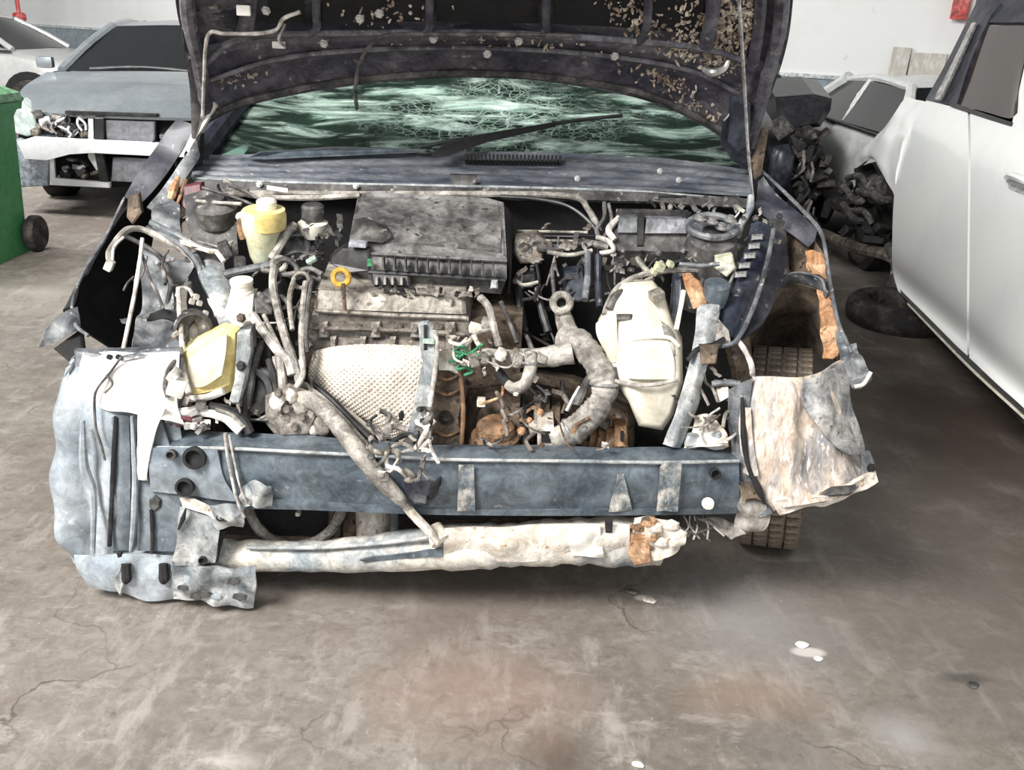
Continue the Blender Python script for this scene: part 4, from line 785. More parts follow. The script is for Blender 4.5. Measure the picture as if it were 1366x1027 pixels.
# ---- right half of the engine bay
tube('heater_pipe', [(668, 262, 2.58), (720, 266, 2.57), (760, 276, 2.55), (790, 300, 2.5), (800, 320, 2.46)], .006, M['black'], CAR)
FB = loft('fuse_box', [[(828, 284, 2.50), (912, 286, 2.50), (916, 306, 2.45), (826, 304, 2.45)], [(822, 278, 2.52), (918, 280, 2.52), (922, 312, 2.44), (820, 310, 2.44)], [(822, 284, 2.52), (918, 286, 2.52), (920, 336, 2.42), (820, 334, 2.42)], [(826, 320, 2.53), (914, 322, 2.53), (916, 350, 2.44), (824, 348, 2.44)]], M['dusty'], CAR, smooth=False)
slab('fuse_lid', [(862, 292, 2.435), (916, 293, 2.435), (918, 312, 2.425), (860, 312, 2.425)], .04, mat('grey_fuse_lid', (.17, .175, .20), (.30, .30, .31), 8, rough=.5, speck=(.1, .1, .1)), FB)
slab('fuse_lid', [(826, 290, 2.44), (852, 290, 2.44), (852, 312, 2.43), (824, 312, 2.43)], .04, M['panel'], FB)
slab('fuse_catch', [(852, 288, 2.43), (860, 288, 2.43), (858, 330, 2.42), (850, 330, 2.42)], .04, M['black'], FB)
for i in range(4):
    tube('bulkhead_ridge', [(690, 308 + i * 6, 2.60), (740, 309 + i * 6, 2.60), (784, 310 + i * 6, 2.58)], .004, M['hose'] if i in (0, 2) else M['black'], CAR)
slab('throttle_body', [(688, 318, 2.45), (716, 312, 2.46), (728, 322, 2.45), (722, 352, 2.42), (694, 352, 2.42), (684, 336, 2.44)], .06, M['alud'], CAR)
tube('intake_pipe', [(716, 330, 2.43), (742, 332, 2.43), (766, 326, 2.44), (786, 324, 2.44), (812, 330, 2.42)], .010, M['hosed'], CAR)
tube('intake_pipe', [(730, 336, 2.41), (760, 340, 2.41), (790, 334, 2.42)], .006, M['hose'], CAR)
for pts, r, k in (([(806, 270, 2.52), (806, 290, 2.48), (796, 308, 2.46), (808, 330, 2.42)], .006, 'hosed'), ([(826, 290, 2.46), (812, 306, 2.44), (820, 320, 2.42)], .009, 'wirew'),
                  ([(796, 316, 2.44), (812, 322, 2.42), (818, 334, 2.41), (800, 338, 2.41)], .007, 'wirew'), ([(812, 272, 2.52), (816, 296, 2.47), (806, 316, 2.44)], .005, 'wire'),
                  ([(784, 336, 2.42), (784, 370, 2.36), (780, 400, 2.30)], .010, 'panel'), ([(798, 340, 2.40), (798, 380, 2.34), (800, 410, 2.28)], .009, 'apron'),
                  ([(716, 380, 2.36), (722, 410, 2.32), (732, 444, 2.26)], .011, 'black'), ([(690, 370, 2.40), (694, 410, 2.36), (700, 450, 2.3)], .013, 'black'), ([(736, 360, 2.38), (740, 400, 2.32), (744, 430, 2.28)], .006, 'hosed')):
    tube('cable', pts, r, M[k], CAR)
for i in range(20):
    px = random.uniform(684, 822); py = random.uniform(314, 362)
    box('bracket', (px, py, 2.44 - (py - 314) * .0012), (random.uniform(.010, .04), .03, random.uniform(.008, .022)), random.choice([M['dusty'], M['alud'], M['wire'], M['hosed'], M['hose'], M['black']]), CAR, rot=(random.uniform(-.5, .5), random.uniform(-.6, .6), random.uniform(-.8, .8)), bev=.003)
slab('battery_tray', [(752, 362, 2.38), (778, 360, 2.38), (784, 402, 2.32), (752, 404, 2.32)], .05, M['apron'], CAR)
slab('gearbox_mount', [(684, 366, 2.42), (714, 364, 2.42), (716, 384, 2.4), (686, 386, 2.4)], .06, M['black'], CAR)
# thermostat neck and the big hoses
TN = ring('thermostat_neck', (749, 404, 2.19), (.1, -1, .22), .0215, .0095, M['hose'], CAR)
lathe('neck_bore', (749, 404, 2.205), (.1, -1, .22), [(.016, -.01), (.017, .002), (.014, .004)], M['matte'], TN)
tube('thermostat_pipe', [(749, 406, 2.22), (752, 424, 2.2), (760, 446, 2.16), (772, 464, 2.13)], [.02, .022, .026, .026], M['hose'], CAR, seg=12)
tube('coolant_hose', [(752, 452, 2.15), (774, 458, 2.11), (794, 484, 2.08), (806, 512, 2.06), (800, 538, 2.05), (780, 562, 2.04), (756, 580, 2.03), (738, 588, 2.03)], [.03, .033, .032, .031, .031, .032, .033, .028], M['hose'], CAR, seg=14, rib=.05, ribn=26, label='thick grey ribbed coolant hose, S-bent')
ring('hose_clamp', (806, 512, 2.06), (0, .25, 1), .034, .004, M['chrome'], CAR)
ring('hose_clamp', (762, 576, 2.035), (1, .1, .8), .035, .004, M['chrome'], CAR)
tube('coolant_hose', [(624, 480, 2.13), (650, 476, 2.12), (690, 478, 2.11), (730, 476, 2.10), (764, 470, 2.1)], [.016, .020, .022, .026, .030], M['hose'], CAR, seg=12)
for px in (632, 646, 668, 690, 706, 722):
    box('hose_clip', (px, 474 + random.uniform(-5, 8), 2.085), (random.uniform(.014, .03), .03, random.uniform(.016, .034)), random.choice([M['hose'], M['alu'], M['mud']]), CAR, rot=(.1, random.uniform(-.5, .5), .2), bev=.005)
tube('coolant_hose', [(708, 470, 2.09), (708, 490, 2.07), (700, 512, 2.06), (686, 518, 2.06), (676, 512, 2.07)], [.015, .016, .016, .015, .012], M['hose'], CAR, seg=12)
ring('hose_clamp', (707, 484, 2.075), (0, .25, 1), .018, .0035, M['chrome'], CAR)
tube('coolant_hose', [(664, 496, 2.10), (676, 510, 2.08), (690, 516, 2.07)], .014, M['matte'], CAR, seg=10)
tube('grey_hose', [(770, 540, 2.06), (776, 524, 2.07), (786, 506, 2.07), (800, 500, 2.08), (812, 510, 2.07)], .011, M['hosed'], CAR)
tube('grey_hose', [(756, 548, 2.06), (764, 532, 2.07), (774, 516, 2.08)], .006, M['chrome'], CAR)
tube('cable', [(812, 480, 2.10), (822, 470, 2.1), (828, 452, 2.11), (826, 430, 2.13)], .012, M['mud'], CAR)
tube('cable', [(800, 544, 2.04), (814, 536, 2.04), (822, 516, 2.05), (818, 490, 2.07)], .008, M['hosed'], CAR)
# gearbox: rust-brown castings
GB = loft('gearbox', [[(626, 520, 2.22), (700, 508, 2.2), (760, 520, 2.22), (838, 552, 2.22), (838, 606, 2.15), (626, 606, 2.12)], [(622, 510, 2.26), (700, 496, 2.24), (766, 508, 2.26), (846, 545, 2.26), (846, 620, 2.18), (622, 620, 2.16)], [(622, 500, 2.5), (700, 490, 2.5), (766, 500, 2.5), (846, 530, 2.5), (846, 600, 2.42), (622, 600, 2.42)]], M['rustd'], CAR, smooth=False)
lathe('gearbox_bell', (662, 556, 2.19), (-.1, -1, .2), [(.10, -.08), (.095, -.02), (.075, .0), (.072, .015), (.05, .022), (.046, .034), (.02, .036)], M['rustd'], GB, seg=28)
lathe('gearbox_drum', (660, 600, 2.09), (0, -.12, 1), [(.068, 0), (.068, .02), (.062, .024), (.062, .045), (.052, .05), (.048, .075), (.03, .09)], M['rust'], GB, seg=28)
box('gearbox_boss', (642, 536, 2.12), (.022, .03, .018), M['mud'], GB, bev=.004)
for a, b, w_, h_ in ((688, 558, 12, 40), (704, 572, 10, 28), (726, 552, 16, 30), (742, 556, 12, 26)):
    slab('gearbox_rib', [(a - w_ / 2, b - h_ / 2, 2.13), (a + w_ / 2, b - h_ / 2, 2.13), (a + w_ / 2, b + h_ / 2, 2.11), (a - w_ / 2, b + h_ / 2, 2.11)], .08, M['rustd'] if w_ > 11 else M['mud'], GB)
slab('gearbox_flange', [(697, 540, 2.10), (703, 540, 2.10), (703, 598, 2.06), (697, 598, 2.06)], .05, M['matte'], GB)
slab('gearbox_flange', [(712, 538, 2.10), (722, 536, 2.10), (724, 574, 2.08), (712, 574, 2.08)], .05, M['alu'], GB)
SQ = slab('square_tube', [(717, 571, 2.025), (739, 571, 2.025), (739, 595, 2.02), (717, 595, 2.02)], .12, M['mud'], CAR, inset=.003)
slab('tube_bore', [(722, 576, 2.02), (734, 576, 2.02), (734, 590, 2.016), (722, 590, 2.016)], .01, M['matte'], SQ, inset=.001)
lathe('drive_shaft', (790, 586, 2.10), (-1, 0, .1), [(.035, -.06), (.04, -.05), (.04, -.03), (.032, -.025), (.038, -.01), (.03, -.005), (.036, .01), (.028, .015), (.034, .03), (.025, .04)], M['rust'], GB, seg=20)
slab('gearbox_ear', [(820, 568, 2.08), (836, 570, 2.08), (838, 598, 2.06), (818, 598, 2.06)], .06, M['rusthot'], GB)
box('ear_slot', (830, 582, 2.06), (.008, .02, .022), M['matte'], GB, bev=.001)
for i in range(18):
    px = random.uniform(690, 815); py = random.uniform(560, 598)
    box('casting_lug', (px, py, 2.09), (random.uniform(.008, .024), .03, random.uniform(.01, .03)), random.choice([M['rustd'], M['rust'], M['mud'], M['alud'], M['hose']]), GB, rot=(random.uniform(-.4, .4), random.uniform(-.5, .5), random.uniform(-.5, .5)), bev=.003)
for i in range(10):
    px = random.uniform(690, 790); py = random.uniform(505, 560)
    tube('cable', [(px, py, 2.16), (px + random.uniform(-14, 14), py + 14, 2.14), (px + random.uniform(-20, 20), py + 32, 2.12)], random.uniform(.004, .008), random.choice([M['hosed'], M['wire'], M['black'], M['rustd']]), GB)

# ---- cream tank / battery tray
CT = loft('coolant_tank', [[(836, 388, 2.16), (868, 386, 2.16), (880, 402, 2.15), (888, 430, 2.13), (902, 462, 2.09), (904, 508, 2.05), (892, 548, 2.02), (880, 566, 2.01), (858, 562, 2.01), (846, 530, 2.03), (824, 500, 2.06), (812, 470, 2.09), (806, 436, 2.12), (818, 414, 2.14)],
                           [(830, 380, 2.18), (870, 378, 2.18), (886, 398, 2.17), (896, 428, 2.15), (910, 460, 2.11), (911, 510, 2.07), (898, 554, 2.04), (884, 574, 2.03), (852, 568, 2.03), (838, 534, 2.05), (818, 506, 2.08), (804, 472, 2.11), (798, 434, 2.14), (812, 410, 2.16)],
                           [(830, 374, 2.30), (870, 372, 2.30), (886, 392, 2.29), (896, 420, 2.27), (910, 450, 2.22), (911, 500, 2.18), (898, 544, 2.14), (884, 562, 2.12), (852, 556, 2.12), (838, 524, 2.15), (818, 496, 2.18), (804, 462, 2.22), (798, 426, 2.25), (812, 402, 2.27)]], M['cream'], CAR, angle=75, label='cream plastic tank')
patch('tank_face', [[(838, 400, 2.15), (856, 396, 2.15), (874, 410, 2.145)], [(824, 440, 2.11), (856, 432, 2.105), (890, 448, 2.10)], [(824, 480, 2.075), (862, 476, 2.06), (900, 482, 2.065)], [(838, 505, 2.05), (866, 506, 2.04), (900, 506, 2.045)]], M['cream'], CT, 14, 20, .02, amp=.008, fr=10)
tube('tank_seam', [(820, 508, 2.05), (850, 514, 2.035), (880, 512, 2.03), (904, 506, 2.04)], .006, M['hose'], CT)
tube('tank_seam', [(818, 462, 2.095), (850, 452, 2.085), (890, 450, 2.09), (906, 462, 2.08)], .005, M['capw'], CT)
slab('tank_slot', [(822, 420, 2.115), (844, 420, 2.115), (844, 427, 2.11), (822, 427, 2.11)], .01, M['hosed'], CT)
patch('tank_lobe', [[(798, 432, 2.13), (808, 420, 2.12), (822, 416, 2.12)], [(800, 455, 2.10), (812, 450, 2.085), (824, 450, 2.09)], [(812, 486, 2.08), (818, 484, 2.07), (826, 482, 2.075)]], M['cream'], CT, 10, 14, .02, amp=.012, fr=20)
patch('tank_side', [[(876, 420, 2.15), (888, 424, 2.15), (898, 440, 2.15)], [(884, 440, 2.11), (896, 446, 2.105), (906, 462, 2.11)], [(892, 470, 2.085), (900, 474, 2.08), (909, 490, 2.085)]], M['hose'], CT, 10, 12, .006, amp=.008, fr=24)
tube('tank_pipe', [(806, 420, 2.15), (812, 402, 2.18), (824, 384, 2.22), (846, 370, 2.25), (880, 362, 2.26), (930, 360, 2.28)], .007, M['hose'], CAR)
tube('tank_pipe', [(812, 412, 2.14), (820, 396, 2.16), (836, 386, 2.18)], .009, M['hosed'], CAR)
for px, py, s in ((880, 356, .024), (894, 352, .016), (872, 362, .014)):
    box('connector', (px, py, 2.25), (s, .02, s * .9), mat('pale_yellow_connector', (.62, .62, .40), (.4, .4, .28), 20, rough=.5), CAR, rot=(.2, .3, .3), bev=.004)
box('connector', (876, 394, 2.14), (.034, .03, .024), M['alu'], CAR, rot=(.2, -.3, .3), bev=.005)
for i in range(12):
    px = random.uniform(824, 910); py = random.uniform(336, 362)
    box('bracket', (px, py, 2.36), (random.uniform(.01, .03), .03, random.uniform(.008, .02)), random.choice([M['black'], M['wire'], M['hosed'], M['rustd']]), CAR, rot=(random.uniform(-.5, .5), random.uniform(-.6, .6), .4), bev=.003)
slab('headlamp_bracket', [(900, 372, 2.22), (908, 370, 2.22), (912, 400, 2.18), (904, 436, 2.14), (896, 420, 2.16)], .04, M['apron'], CAR)
tube('bracket_edge', [(912, 388, 2.18), (908, 410, 2.15), (902, 440, 2.11)], .006, M['capw'], CAR)
patch('rusty_mount', [[(912, 368, 2.25), (922, 364, 2.25), (930, 368, 2.25)], [(916, 390, 2.20), (928, 386, 2.19), (936, 388, 2.2)], [(926, 412, 2.17), (936, 408, 2.16), (944, 408, 2.17)]], M['rusthot'], CAR, 8, 12, .02, amp=.012, fr=26)

# ---- right strut tower, washer neck, inner rail, apron
lathe('strut_tower', (948, 330, 2.40), (-.05, -.35, 1), [(.09, -.16), (.082, -.08), (.074, -.02), (.066, .03), (.05, .042), (.03, .045), (.028, .055), (.015, .06)], M['dusty'], CAR, seg=28)
ring('strut_plate', (950, 302, 2.40), (-.05, -.3, 1), .062, .010, M['panel'], CAR)
for a, b in ((934, 292), (950, 296), (974, 294), (962, 304)):
    bolt(W(a, b, 2.36), (0, -.3, 1), .011, M['chrome'], CAR)
slab('strut_brace', [(920, 298, 2.40), (990, 302, 2.40), (988, 316, 2.38), (930, 312, 2.38)], .03, M['panel'], CAR)
slab('tower_bracket', [(956, 344, 2.30), (978, 340, 2.30), (982, 358, 2.28), (970, 370, 2.26), (956, 360, 2.28)], .03, mat('pale_zinc', (.55, .55, .38), (.45, .43, .38), 14, rough=.6), CAR)
for i in range(12):
    px = random.uniform(905, 985); py = random.uniform(268, 300)
    box('bracket', (px, py, 2.46), (random.uniform(.01, .03), .03, random.uniform(.01, .024)), random.choice([M['black'], M['dusty'], M['hosed'], M['panel']]), CAR, rot=(random.uniform(-.5, .5), random.uniform(-.6, .6), .4), bev=.003)
tube('cable', [(906, 352, 2.28), (935, 354, 2.27), (960, 352, 2.26)], .006, M['panel'], CAR)
tube('hinge_strut', [(1002, 262, 2.58), (1000, 280, 2.54), (990, 296, 2.5), (984, 312, 2.45)], .010, M['steelmud'], CAR)
lathe('washer_neck', (954, 392, 2.2), (.0, -.3, 1), [(.03, -.03), (.034, .0), (.032, .03), (.02, .035)], M['steel'], CAR)
RL = patch('inner_rail', [[(1002, 298, 2.48), (1016, 296, 2.47), (1030, 304, 2.46)], [(990, 340, 2.38), (1006, 338, 2.36), (1022, 348, 2.36)], [(970, 390, 2.26), (988, 392, 2.23), (1006, 404, 2.24)], [(952, 440, 2.14), (966, 446, 2.12), (984, 452, 2.13)]], M['apron'], CAR, 12, 30, .03, amp=.008, fr=12)
for a, b in ((1012, 317), (1008, 329), (1002, 342), (995, 355), (990, 367)):
    slab('rail_slot', [(a - 8, b - 3, 2.34 + (340 - b) * .0028), (a + 7, b - 4, 2.34 + (340 - b) * .0028), (a + 6, b + 3, 2.33 + (340 - b) * .0028), (a - 9, b + 4, 2.33 + (340 - b) * .0028)], .012, M['chrome'], RL)
tube('rail_edge', [(1032, 306, 2.44), (1024, 346, 2.34), (1008, 402, 2.22), (984, 452, 2.11), (962, 462, 2.1)], .006, M['panel'], RL)
tube('rail_edge', [(984, 350, 2.33), (976, 372, 2.27), (962, 400, 2.2), (956, 430, 2.13)], .004, M['chrome'], RL)
patch('apron', [[(1030, 306, 2.50), (1040, 310, 2.52), (1050, 318, 2.54)], [(1016, 380, 2.34), (1030, 372, 2.38), (1046, 364, 2.42)], [(1002, 424, 2.24), (1020, 412, 2.28), (1036, 396, 2.34)], [(982, 456, 2.16), (1000, 446, 2.18), (1020, 430, 2.24)]], M['paint'], CAR, 12, 24, .01, amp=.012, fr=12)
patch('apron_brace', [[(1020, 296, 2.52), (1034, 292, 2.54), (1046, 298, 2.56)], [(1028, 330, 2.46), (1038, 334, 2.48), (1052, 340, 2.50)], [(1036, 372, 2.40), (1044, 368, 2.42), (1054, 366, 2.44)]], M['dusty'], CAR, 8, 12, .01, amp=.016, fr=24)
# grey radiator-support post on the right
PO = patch('support_post', [[(930, 408, 2.17), (944, 406, 2.16), (958, 408, 2.17)], [(926, 450, 2.10), (940, 450, 2.09), (954, 452, 2.10)], [(918, 490, 2.06), (932, 492, 2.045), (944, 494, 2.06)], [(904, 540, 2.02), (916, 544, 2.0), (928, 548, 2.02)], [(884, 592, 1.985), (896, 596, 1.97), (908, 598, 1.985)]], M['steelmud'], CAR, 10, 40, .025, amp=.008, fr=16)
tube('post_seam', [(918, 480, 2.05), (930, 466, 2.07), (950, 460, 2.08), (966, 452, 2.1)], .006, M['black'], PO)
patch('apron_shelf', [[(938, 420, 2.15), (956, 424, 2.14), (972, 440, 2.12)], [(926, 462, 2.09), (950, 462, 2.09), (976, 460, 2.10)]], M['hose'], CAR, 10, 8, .02, amp=.01, fr=16)
slab('bracket_plate', [(934, 462, 2.06), (960, 460, 2.07), (956, 486, 2.04), (936, 488, 2.04)], .02, M['rustd'], CAR)
patch('lower_bracket', [[(930, 556, 2.03), (944, 552, 2.02), (958, 560, 2.02)], [(920, 580, 2.0), (944, 576, 1.99), (968, 580, 2.0)], [(912, 596, 1.98), (944, 596, 1.97), (972, 596, 1.98)]], M['mud'], CAR, 12, 10, .02, amp=.02, fr=20)
slab('lower_bracket', [(918, 582, 1.985), (962, 578, 1.985), (966, 594, 1.975), (914, 596, 1.975)], .02, M['steelmud'], CAR)
slab('lower_bracket', [(958, 522, 2.04), (972, 518, 2.04), (976, 530, 2.03), (960, 538, 2.03)], .03, M['mud'], CAR)
tube('loom', [(984, 454, 2.12), (994, 468, 2.09), (1002, 486, 2.05), (1004, 500, 2.02)], .007, M['wirew'], CAR)
tube('loom', [(950, 512, 2.06), (968, 510, 2.05), (988, 512, 2.03)], .008, M['panel'], CAR)

# ---- right front fender: torn open, rust-stained inside
patch('front_fender', [[(1012, 226, 2.68), (1030, 250, 2.64), (1060, 280, 2.58), (1090, 306, 2.50)], [(1010, 250, 2.66), (1024, 266, 2.62), (1050, 290, 2.56), (1086, 320, 2.48)], [(1008, 280, 2.60), (1020, 288, 2.58), (1044, 304, 2.54), (1078, 328, 2.47)]], M['paint'], CAR, 20, 10, .006, amp=.012, fr=10)
tube('fender_edge', [(1014, 226, 2.68), (1040, 250, 2.62), (1070, 280, 2.55), (1094, 308, 2.48), (1102, 340, 2.42), (1108, 380, 2.35), (1118, 430, 2.28), (1136, 470, 2.22)], [.004, .005, .006, .006, .005, .005, .006, .004], M['panel'], CAR)
patch('fender_inside', [[(1048, 300, 2.62), (1068, 306, 2.58), (1086, 312, 2.52)], [(1050, 350, 2.56), (1076, 350, 2.50), (1098, 350, 2.44)], [(1054, 368, 2.52), (1080, 370, 2.46), (1104, 376, 2.40)]], M['rustd'], CAR, 14, 16, .006, amp=.016, fr=14)
patch('fender_patch', [[(1074, 336, 2.48), (1086, 334, 2.47), (1096, 340, 2.44)], [(1076, 352, 2.46), (1088, 352, 2.44), (1100, 356, 2.42)], [(1078, 366, 2.45), (1090, 366, 2.43), (1102, 372, 2.41)]], M['rusthot'], CAR, 8, 10, .005, amp=.014, fr=30)
patch('arch_lip', [[(1028, 372, 2.42), (1060, 366, 2.42), (1090, 374, 2.39), (1106, 390, 2.34)], [(1036, 388, 2.44), (1062, 376, 2.45), (1088, 384, 2.42), (1102, 402, 2.36)]], M['panel'], CAR, 18, 6, .006, amp=.012, fr=18)
patch('wheel_arch', [[(1030, 388, 2.46), (1064, 380, 2.50), (1096, 390, 2.44), (1108, 396, 2.38)], [(1020, 410, 2.46), (1060, 410, 2.54), (1094, 412, 2.48), (1112, 420, 2.36)], [(1000, 440, 2.50), (1040, 430, 2.62), (1080, 426, 2.56), (1116, 440, 2.33)], [(1000, 490, 2.58), (1040, 480, 2.68), (1080, 470, 2.62), (1116, 482, 2.30)]], mat('brown_arch_liner', (.055, .04, .03), (.22, .17, .12), 5, .36, .64, rough=.8, bump=.25), CAR, 20, 14, .006, amp=.014, fr=10)
patch('fender_patch', [[(1090, 386, 2.38), (1104, 392, 2.35), (1110, 400, 2.34)], [(1096, 420, 2.35), (1108, 424, 2.32), (1116, 430, 2.30)], [(1096, 444, 2.33), (1112, 446, 2.29), (1122, 452, 2.27)], [(1098, 478, 2.27), (1110, 478, 2.25), (1118, 474, 2.25)]], M['rusthot'], CAR, 10, 20, .006, amp=.018, fr=22)
patch('fender_corner', [[(1116, 440, 2.27), (1130, 450, 2.25), (1140, 466, 2.22)], [(1118, 470, 2.24), (1136, 474, 2.21), (1154, 484, 2.18)], [(1126, 494, 2.20), (1142, 502, 2.17), (1160, 500, 2.15)], [(1136, 516, 2.15), (1146, 516, 2.14), (1158, 508, 2.14)]], M['panel'], CAR, 12, 16, .006, amp=.02, fr=22)
tube('fender_edge', [(1140, 516, 2.14), (1152, 512, 2.135), (1162, 496, 2.14)], .005, M['capw'], CAR)

# ---- right front wheel, turned and pushed back
wc = Vector((W(1034, 600, 2.42).x, 2.43, .285)); wax = Vector((.96, -.27, .07)).normalized()
WH = part('front_wheel', add_lathe(bmesh.new(), wc - wax * .09, wax, [(.165, .0), (.20, -.004), (.262, .008), (.285, .03), (.292, .06), (.292, .12), (.285, .15), (.262, .172), (.20, .184), (.165, .18), (.155, .15), (.155, .03)], 40), M['tyre'], CAR)
ax2 = wax.orthogonal().normalized(); ay2 = wax.cross(ax2)
for k in range(56):
    a = 2 * math.pi * k / 56; rdir = ax2 * math.cos(a) + ay2 * math.sin(a); tdir = wax.cross(rdir)
    for row, dx in enumerate((-.062, -.02, .022, .064)):
        c = wc + rdir * .291 + wax * dx
        bm = bmesh.new(); Mx = Matrix((tdir * .029, wax * .036, rdir * .010)).transposed().to_4x4(); Mx.translation = c
        bmesh.ops.create_cube(bm, size=1.0, matrix=Mx); part('tread_block', bm, M['tyre'], WH, smooth=False)
lathe('wheel_rim', wc - wax * .08, wax, [(.158, 0), (.164, .005), (.15, .03), (.12, .05), (.06, .06), (.05, .09), (.03, .1)], M['rustd'], WH, seg=28)
lathe('brake_disc', wc - wax * .12, wax, [(.04, -.02), (.115, -.01), (.118, 0), (.118, .012), (.05, .014)], M['rust'], WH, seg=28)
for k in range(5):
    a = 2 * math.pi * k / 5
    tube('rim_spoke', [wc - wax * .02 + (ax2 * math.cos(a) + ay2 * math.sin(a)) * .04, wc - wax * .04 + (ax2 * math.cos(a) + ay2 * math.sin(a)) * .15], [.022, .016], M['alud'], WH)
tube('suspension_strut', [(960, 350, 2.46), (984, 460, 2.36), (1000, 560, 2.28)], [.04, .035, .03], M['rustd'], CAR)
tube('tie_rod', [(850, 640, 2.35), (920, 650, 2.32), (985, 655, 2.26)], .014, M['rustd'], CAR)
# ---- left wheel behind the liner
wl = Vector((-.92, 2.42, .285))
WL = part('front_wheel', add_lathe(bmesh.new(), wl + Vector((-.09, 0, 0)), (1, 0, 0), [(.165, .0), (.25, -.002), (.28, .02), (.285, .06), (.285, .12), (.28, .16), (.25, .182), (.165, .18), (.155, .15), (.155, .03)], 32), M['rubber'], CAR)
lathe('wheel_rim', wl + Vector((.06, 0, 0)), (-1, 0, 0), [(.158, 0), (.15, .03), (.06, .06), (.05, .09), (.03, .1)], M['alud'], WL, seg=24)

# ---- right wheel-arch liner, mud-caked
def ribr(u, v): return .012 * math.sin(u * 17 + .6) * min(1, (1 - v) * 5) * min(1, v * 3 + .2)
RLN = patch('arch_liner', [[(1004, 502, 2.02), (1030, 502, 1.99), (1060, 504, 1.98), (1096, 496, 2.0), (1124, 480, 2.06)],
                           [(1000, 548, 2.00), (1028, 546, 1.96), (1062, 546, 1.94), (1100, 542, 1.97), (1138, 536, 2.04)],
                           [(1000, 600, 1.98), (1030, 600, 1.93), (1064, 600, 1.91), (1104, 598, 1.94), (1150, 590, 2.02)],
                           [(1012, 650, 1.96), (1036, 652, 1.92), (1070, 652, 1.90), (1110, 644, 1.92), (1158, 622, 1.98)],
                           [(1028, 684, 1.94), (1048, 676, 1.90), (1080, 672, 1.88), (1120, 664, 1.90), (1168, 640, 1.95)]], M['linermud'], CAR, 50, 44, .006, amp=.014, fr=11, fn=ribr, label='mud-caked arch liner')
patch('liner_top', [[(1070, 508, 1.96), (1096, 500, 1.98), (1124, 484, 2.05)], [(1074, 540, 1.935), (1102, 536, 1.95), (1136, 530, 2.03)], [(1100, 580, 1.93), (1120, 580, 1.945), (1148, 578, 2.01)], [(1130, 606, 1.935), (1140, 606, 1.95), (1154, 606, 1.99)]], mat('grey_muddy_liner', (.20, .21, .22), (.44, .42, .39), 7, .38, .6, rough=.7, bump=.25, speck=(.12, .12, .13), spk=.66), RLN, 16, 22, .004, amp=.012, fr=18)
patch('liner_side', [[(972, 520, 2.02), (986, 512, 2.01), (1004, 504, 2.0)], [(972, 560, 2.0), (986, 556, 1.985), (1000, 550, 1.98)], [(974, 600, 1.99), (990, 606, 1.96), (1004, 604, 1.955)], [(982, 640, 1.97), (1000, 650, 1.945), (1018, 656, 1.94)], [(990, 690, 1.95), (1012, 690, 1.93), (1030, 684, 1.925)]], M['panel'], RLN, 14, 30, .006, amp=.016, fr=14)
patch('liner_side', [[(986, 546, 1.98), (994, 544, 1.97), (1002, 544, 1.97)], [(986, 580, 1.97), (996, 582, 1.955), (1004, 584, 1.95)], [(992, 630, 1.95), (1002, 634, 1.935), (1012, 634, 1.93)]], M['linermud'], RLN, 8, 16, .005, amp=.01, fr=18)
tube('liner_gap', [(990, 530, 1.98), (992, 580, 1.955), (998, 620, 1.94), (1012, 652, 1.925), (1020, 672, 1.92)], [.004, .008, .006, .009, .004], M['matte'], RLN)
patch('liner_hem', [[(1030, 672, 1.90), (1070, 664, 1.885), (1120, 656, 1.885), (1168, 628, 1.94)], [(1040, 686, 1.91), (1074, 678, 1.895), (1122, 670, 1.895), (1170, 642, 1.94)]], M['mud'], RLN, 30, 6, .01, amp=.012, fr=26)
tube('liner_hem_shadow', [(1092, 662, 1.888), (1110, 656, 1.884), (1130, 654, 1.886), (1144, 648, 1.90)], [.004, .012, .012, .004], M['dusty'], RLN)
slab('liner_ear', [(1150, 606, 1.95), (1162, 604, 1.96), (1170, 624, 1.95), (1166, 642, 1.94), (1150, 640, 1.935)], .014, M['panel'], RLN)
bolt(W(1162, 624, 1.945), (.2, -1, .2), .008, M['matte'], RLN)
patch('corner_bracket', [[(985, 640, 1.96), (1000, 650, 1.95), (1020, 668, 1.94)], [(984, 670, 1.95), (1004, 676, 1.93), (1028, 682, 1.93)], [(978, 700, 1.96), (1000, 704, 1.94), (1024, 700, 1.93)], [(985, 715, 1.97), (996, 712, 1.96), (1008, 708, 1.95)]], M['hose'], CAR, 14, 18, .01, amp=.018, fr=18)
patch('corner_bracket', [[(985, 648, 1.94), (1000, 644, 1.93), (1012, 652, 1.93)], [(990, 668, 1.925), (1006, 664, 1.92), (1020, 670, 1.92)]], M['rustd'], CAR, 10, 8, .01, amp=.016, fr=26)
patch('torn_strip', [[(930, 690, 1.99), (945, 690, 1.98), (960, 692, 1.98)], [(950, 704, 1.98), (964, 700, 1.97), (978, 698, 1.97)], [(976, 718, 1.97), (984, 714, 1.96), (996, 712, 1.96)]], M['hose'], CAR, 8, 12, .006, amp=.012, fr=26)
for i in range(9):
    a = random.uniform(905, 945)
    tube('frayed_fibre', [(a, 688, 1.99), (a + random.uniform(-6, 14), 702, 1.98), (a + random.uniform(-12, 24), 716 + random.uniform(-6, 10), 1.97)], .0025, random.choice([M['hosed'], M['wirew'], M['mud']]), CAR)

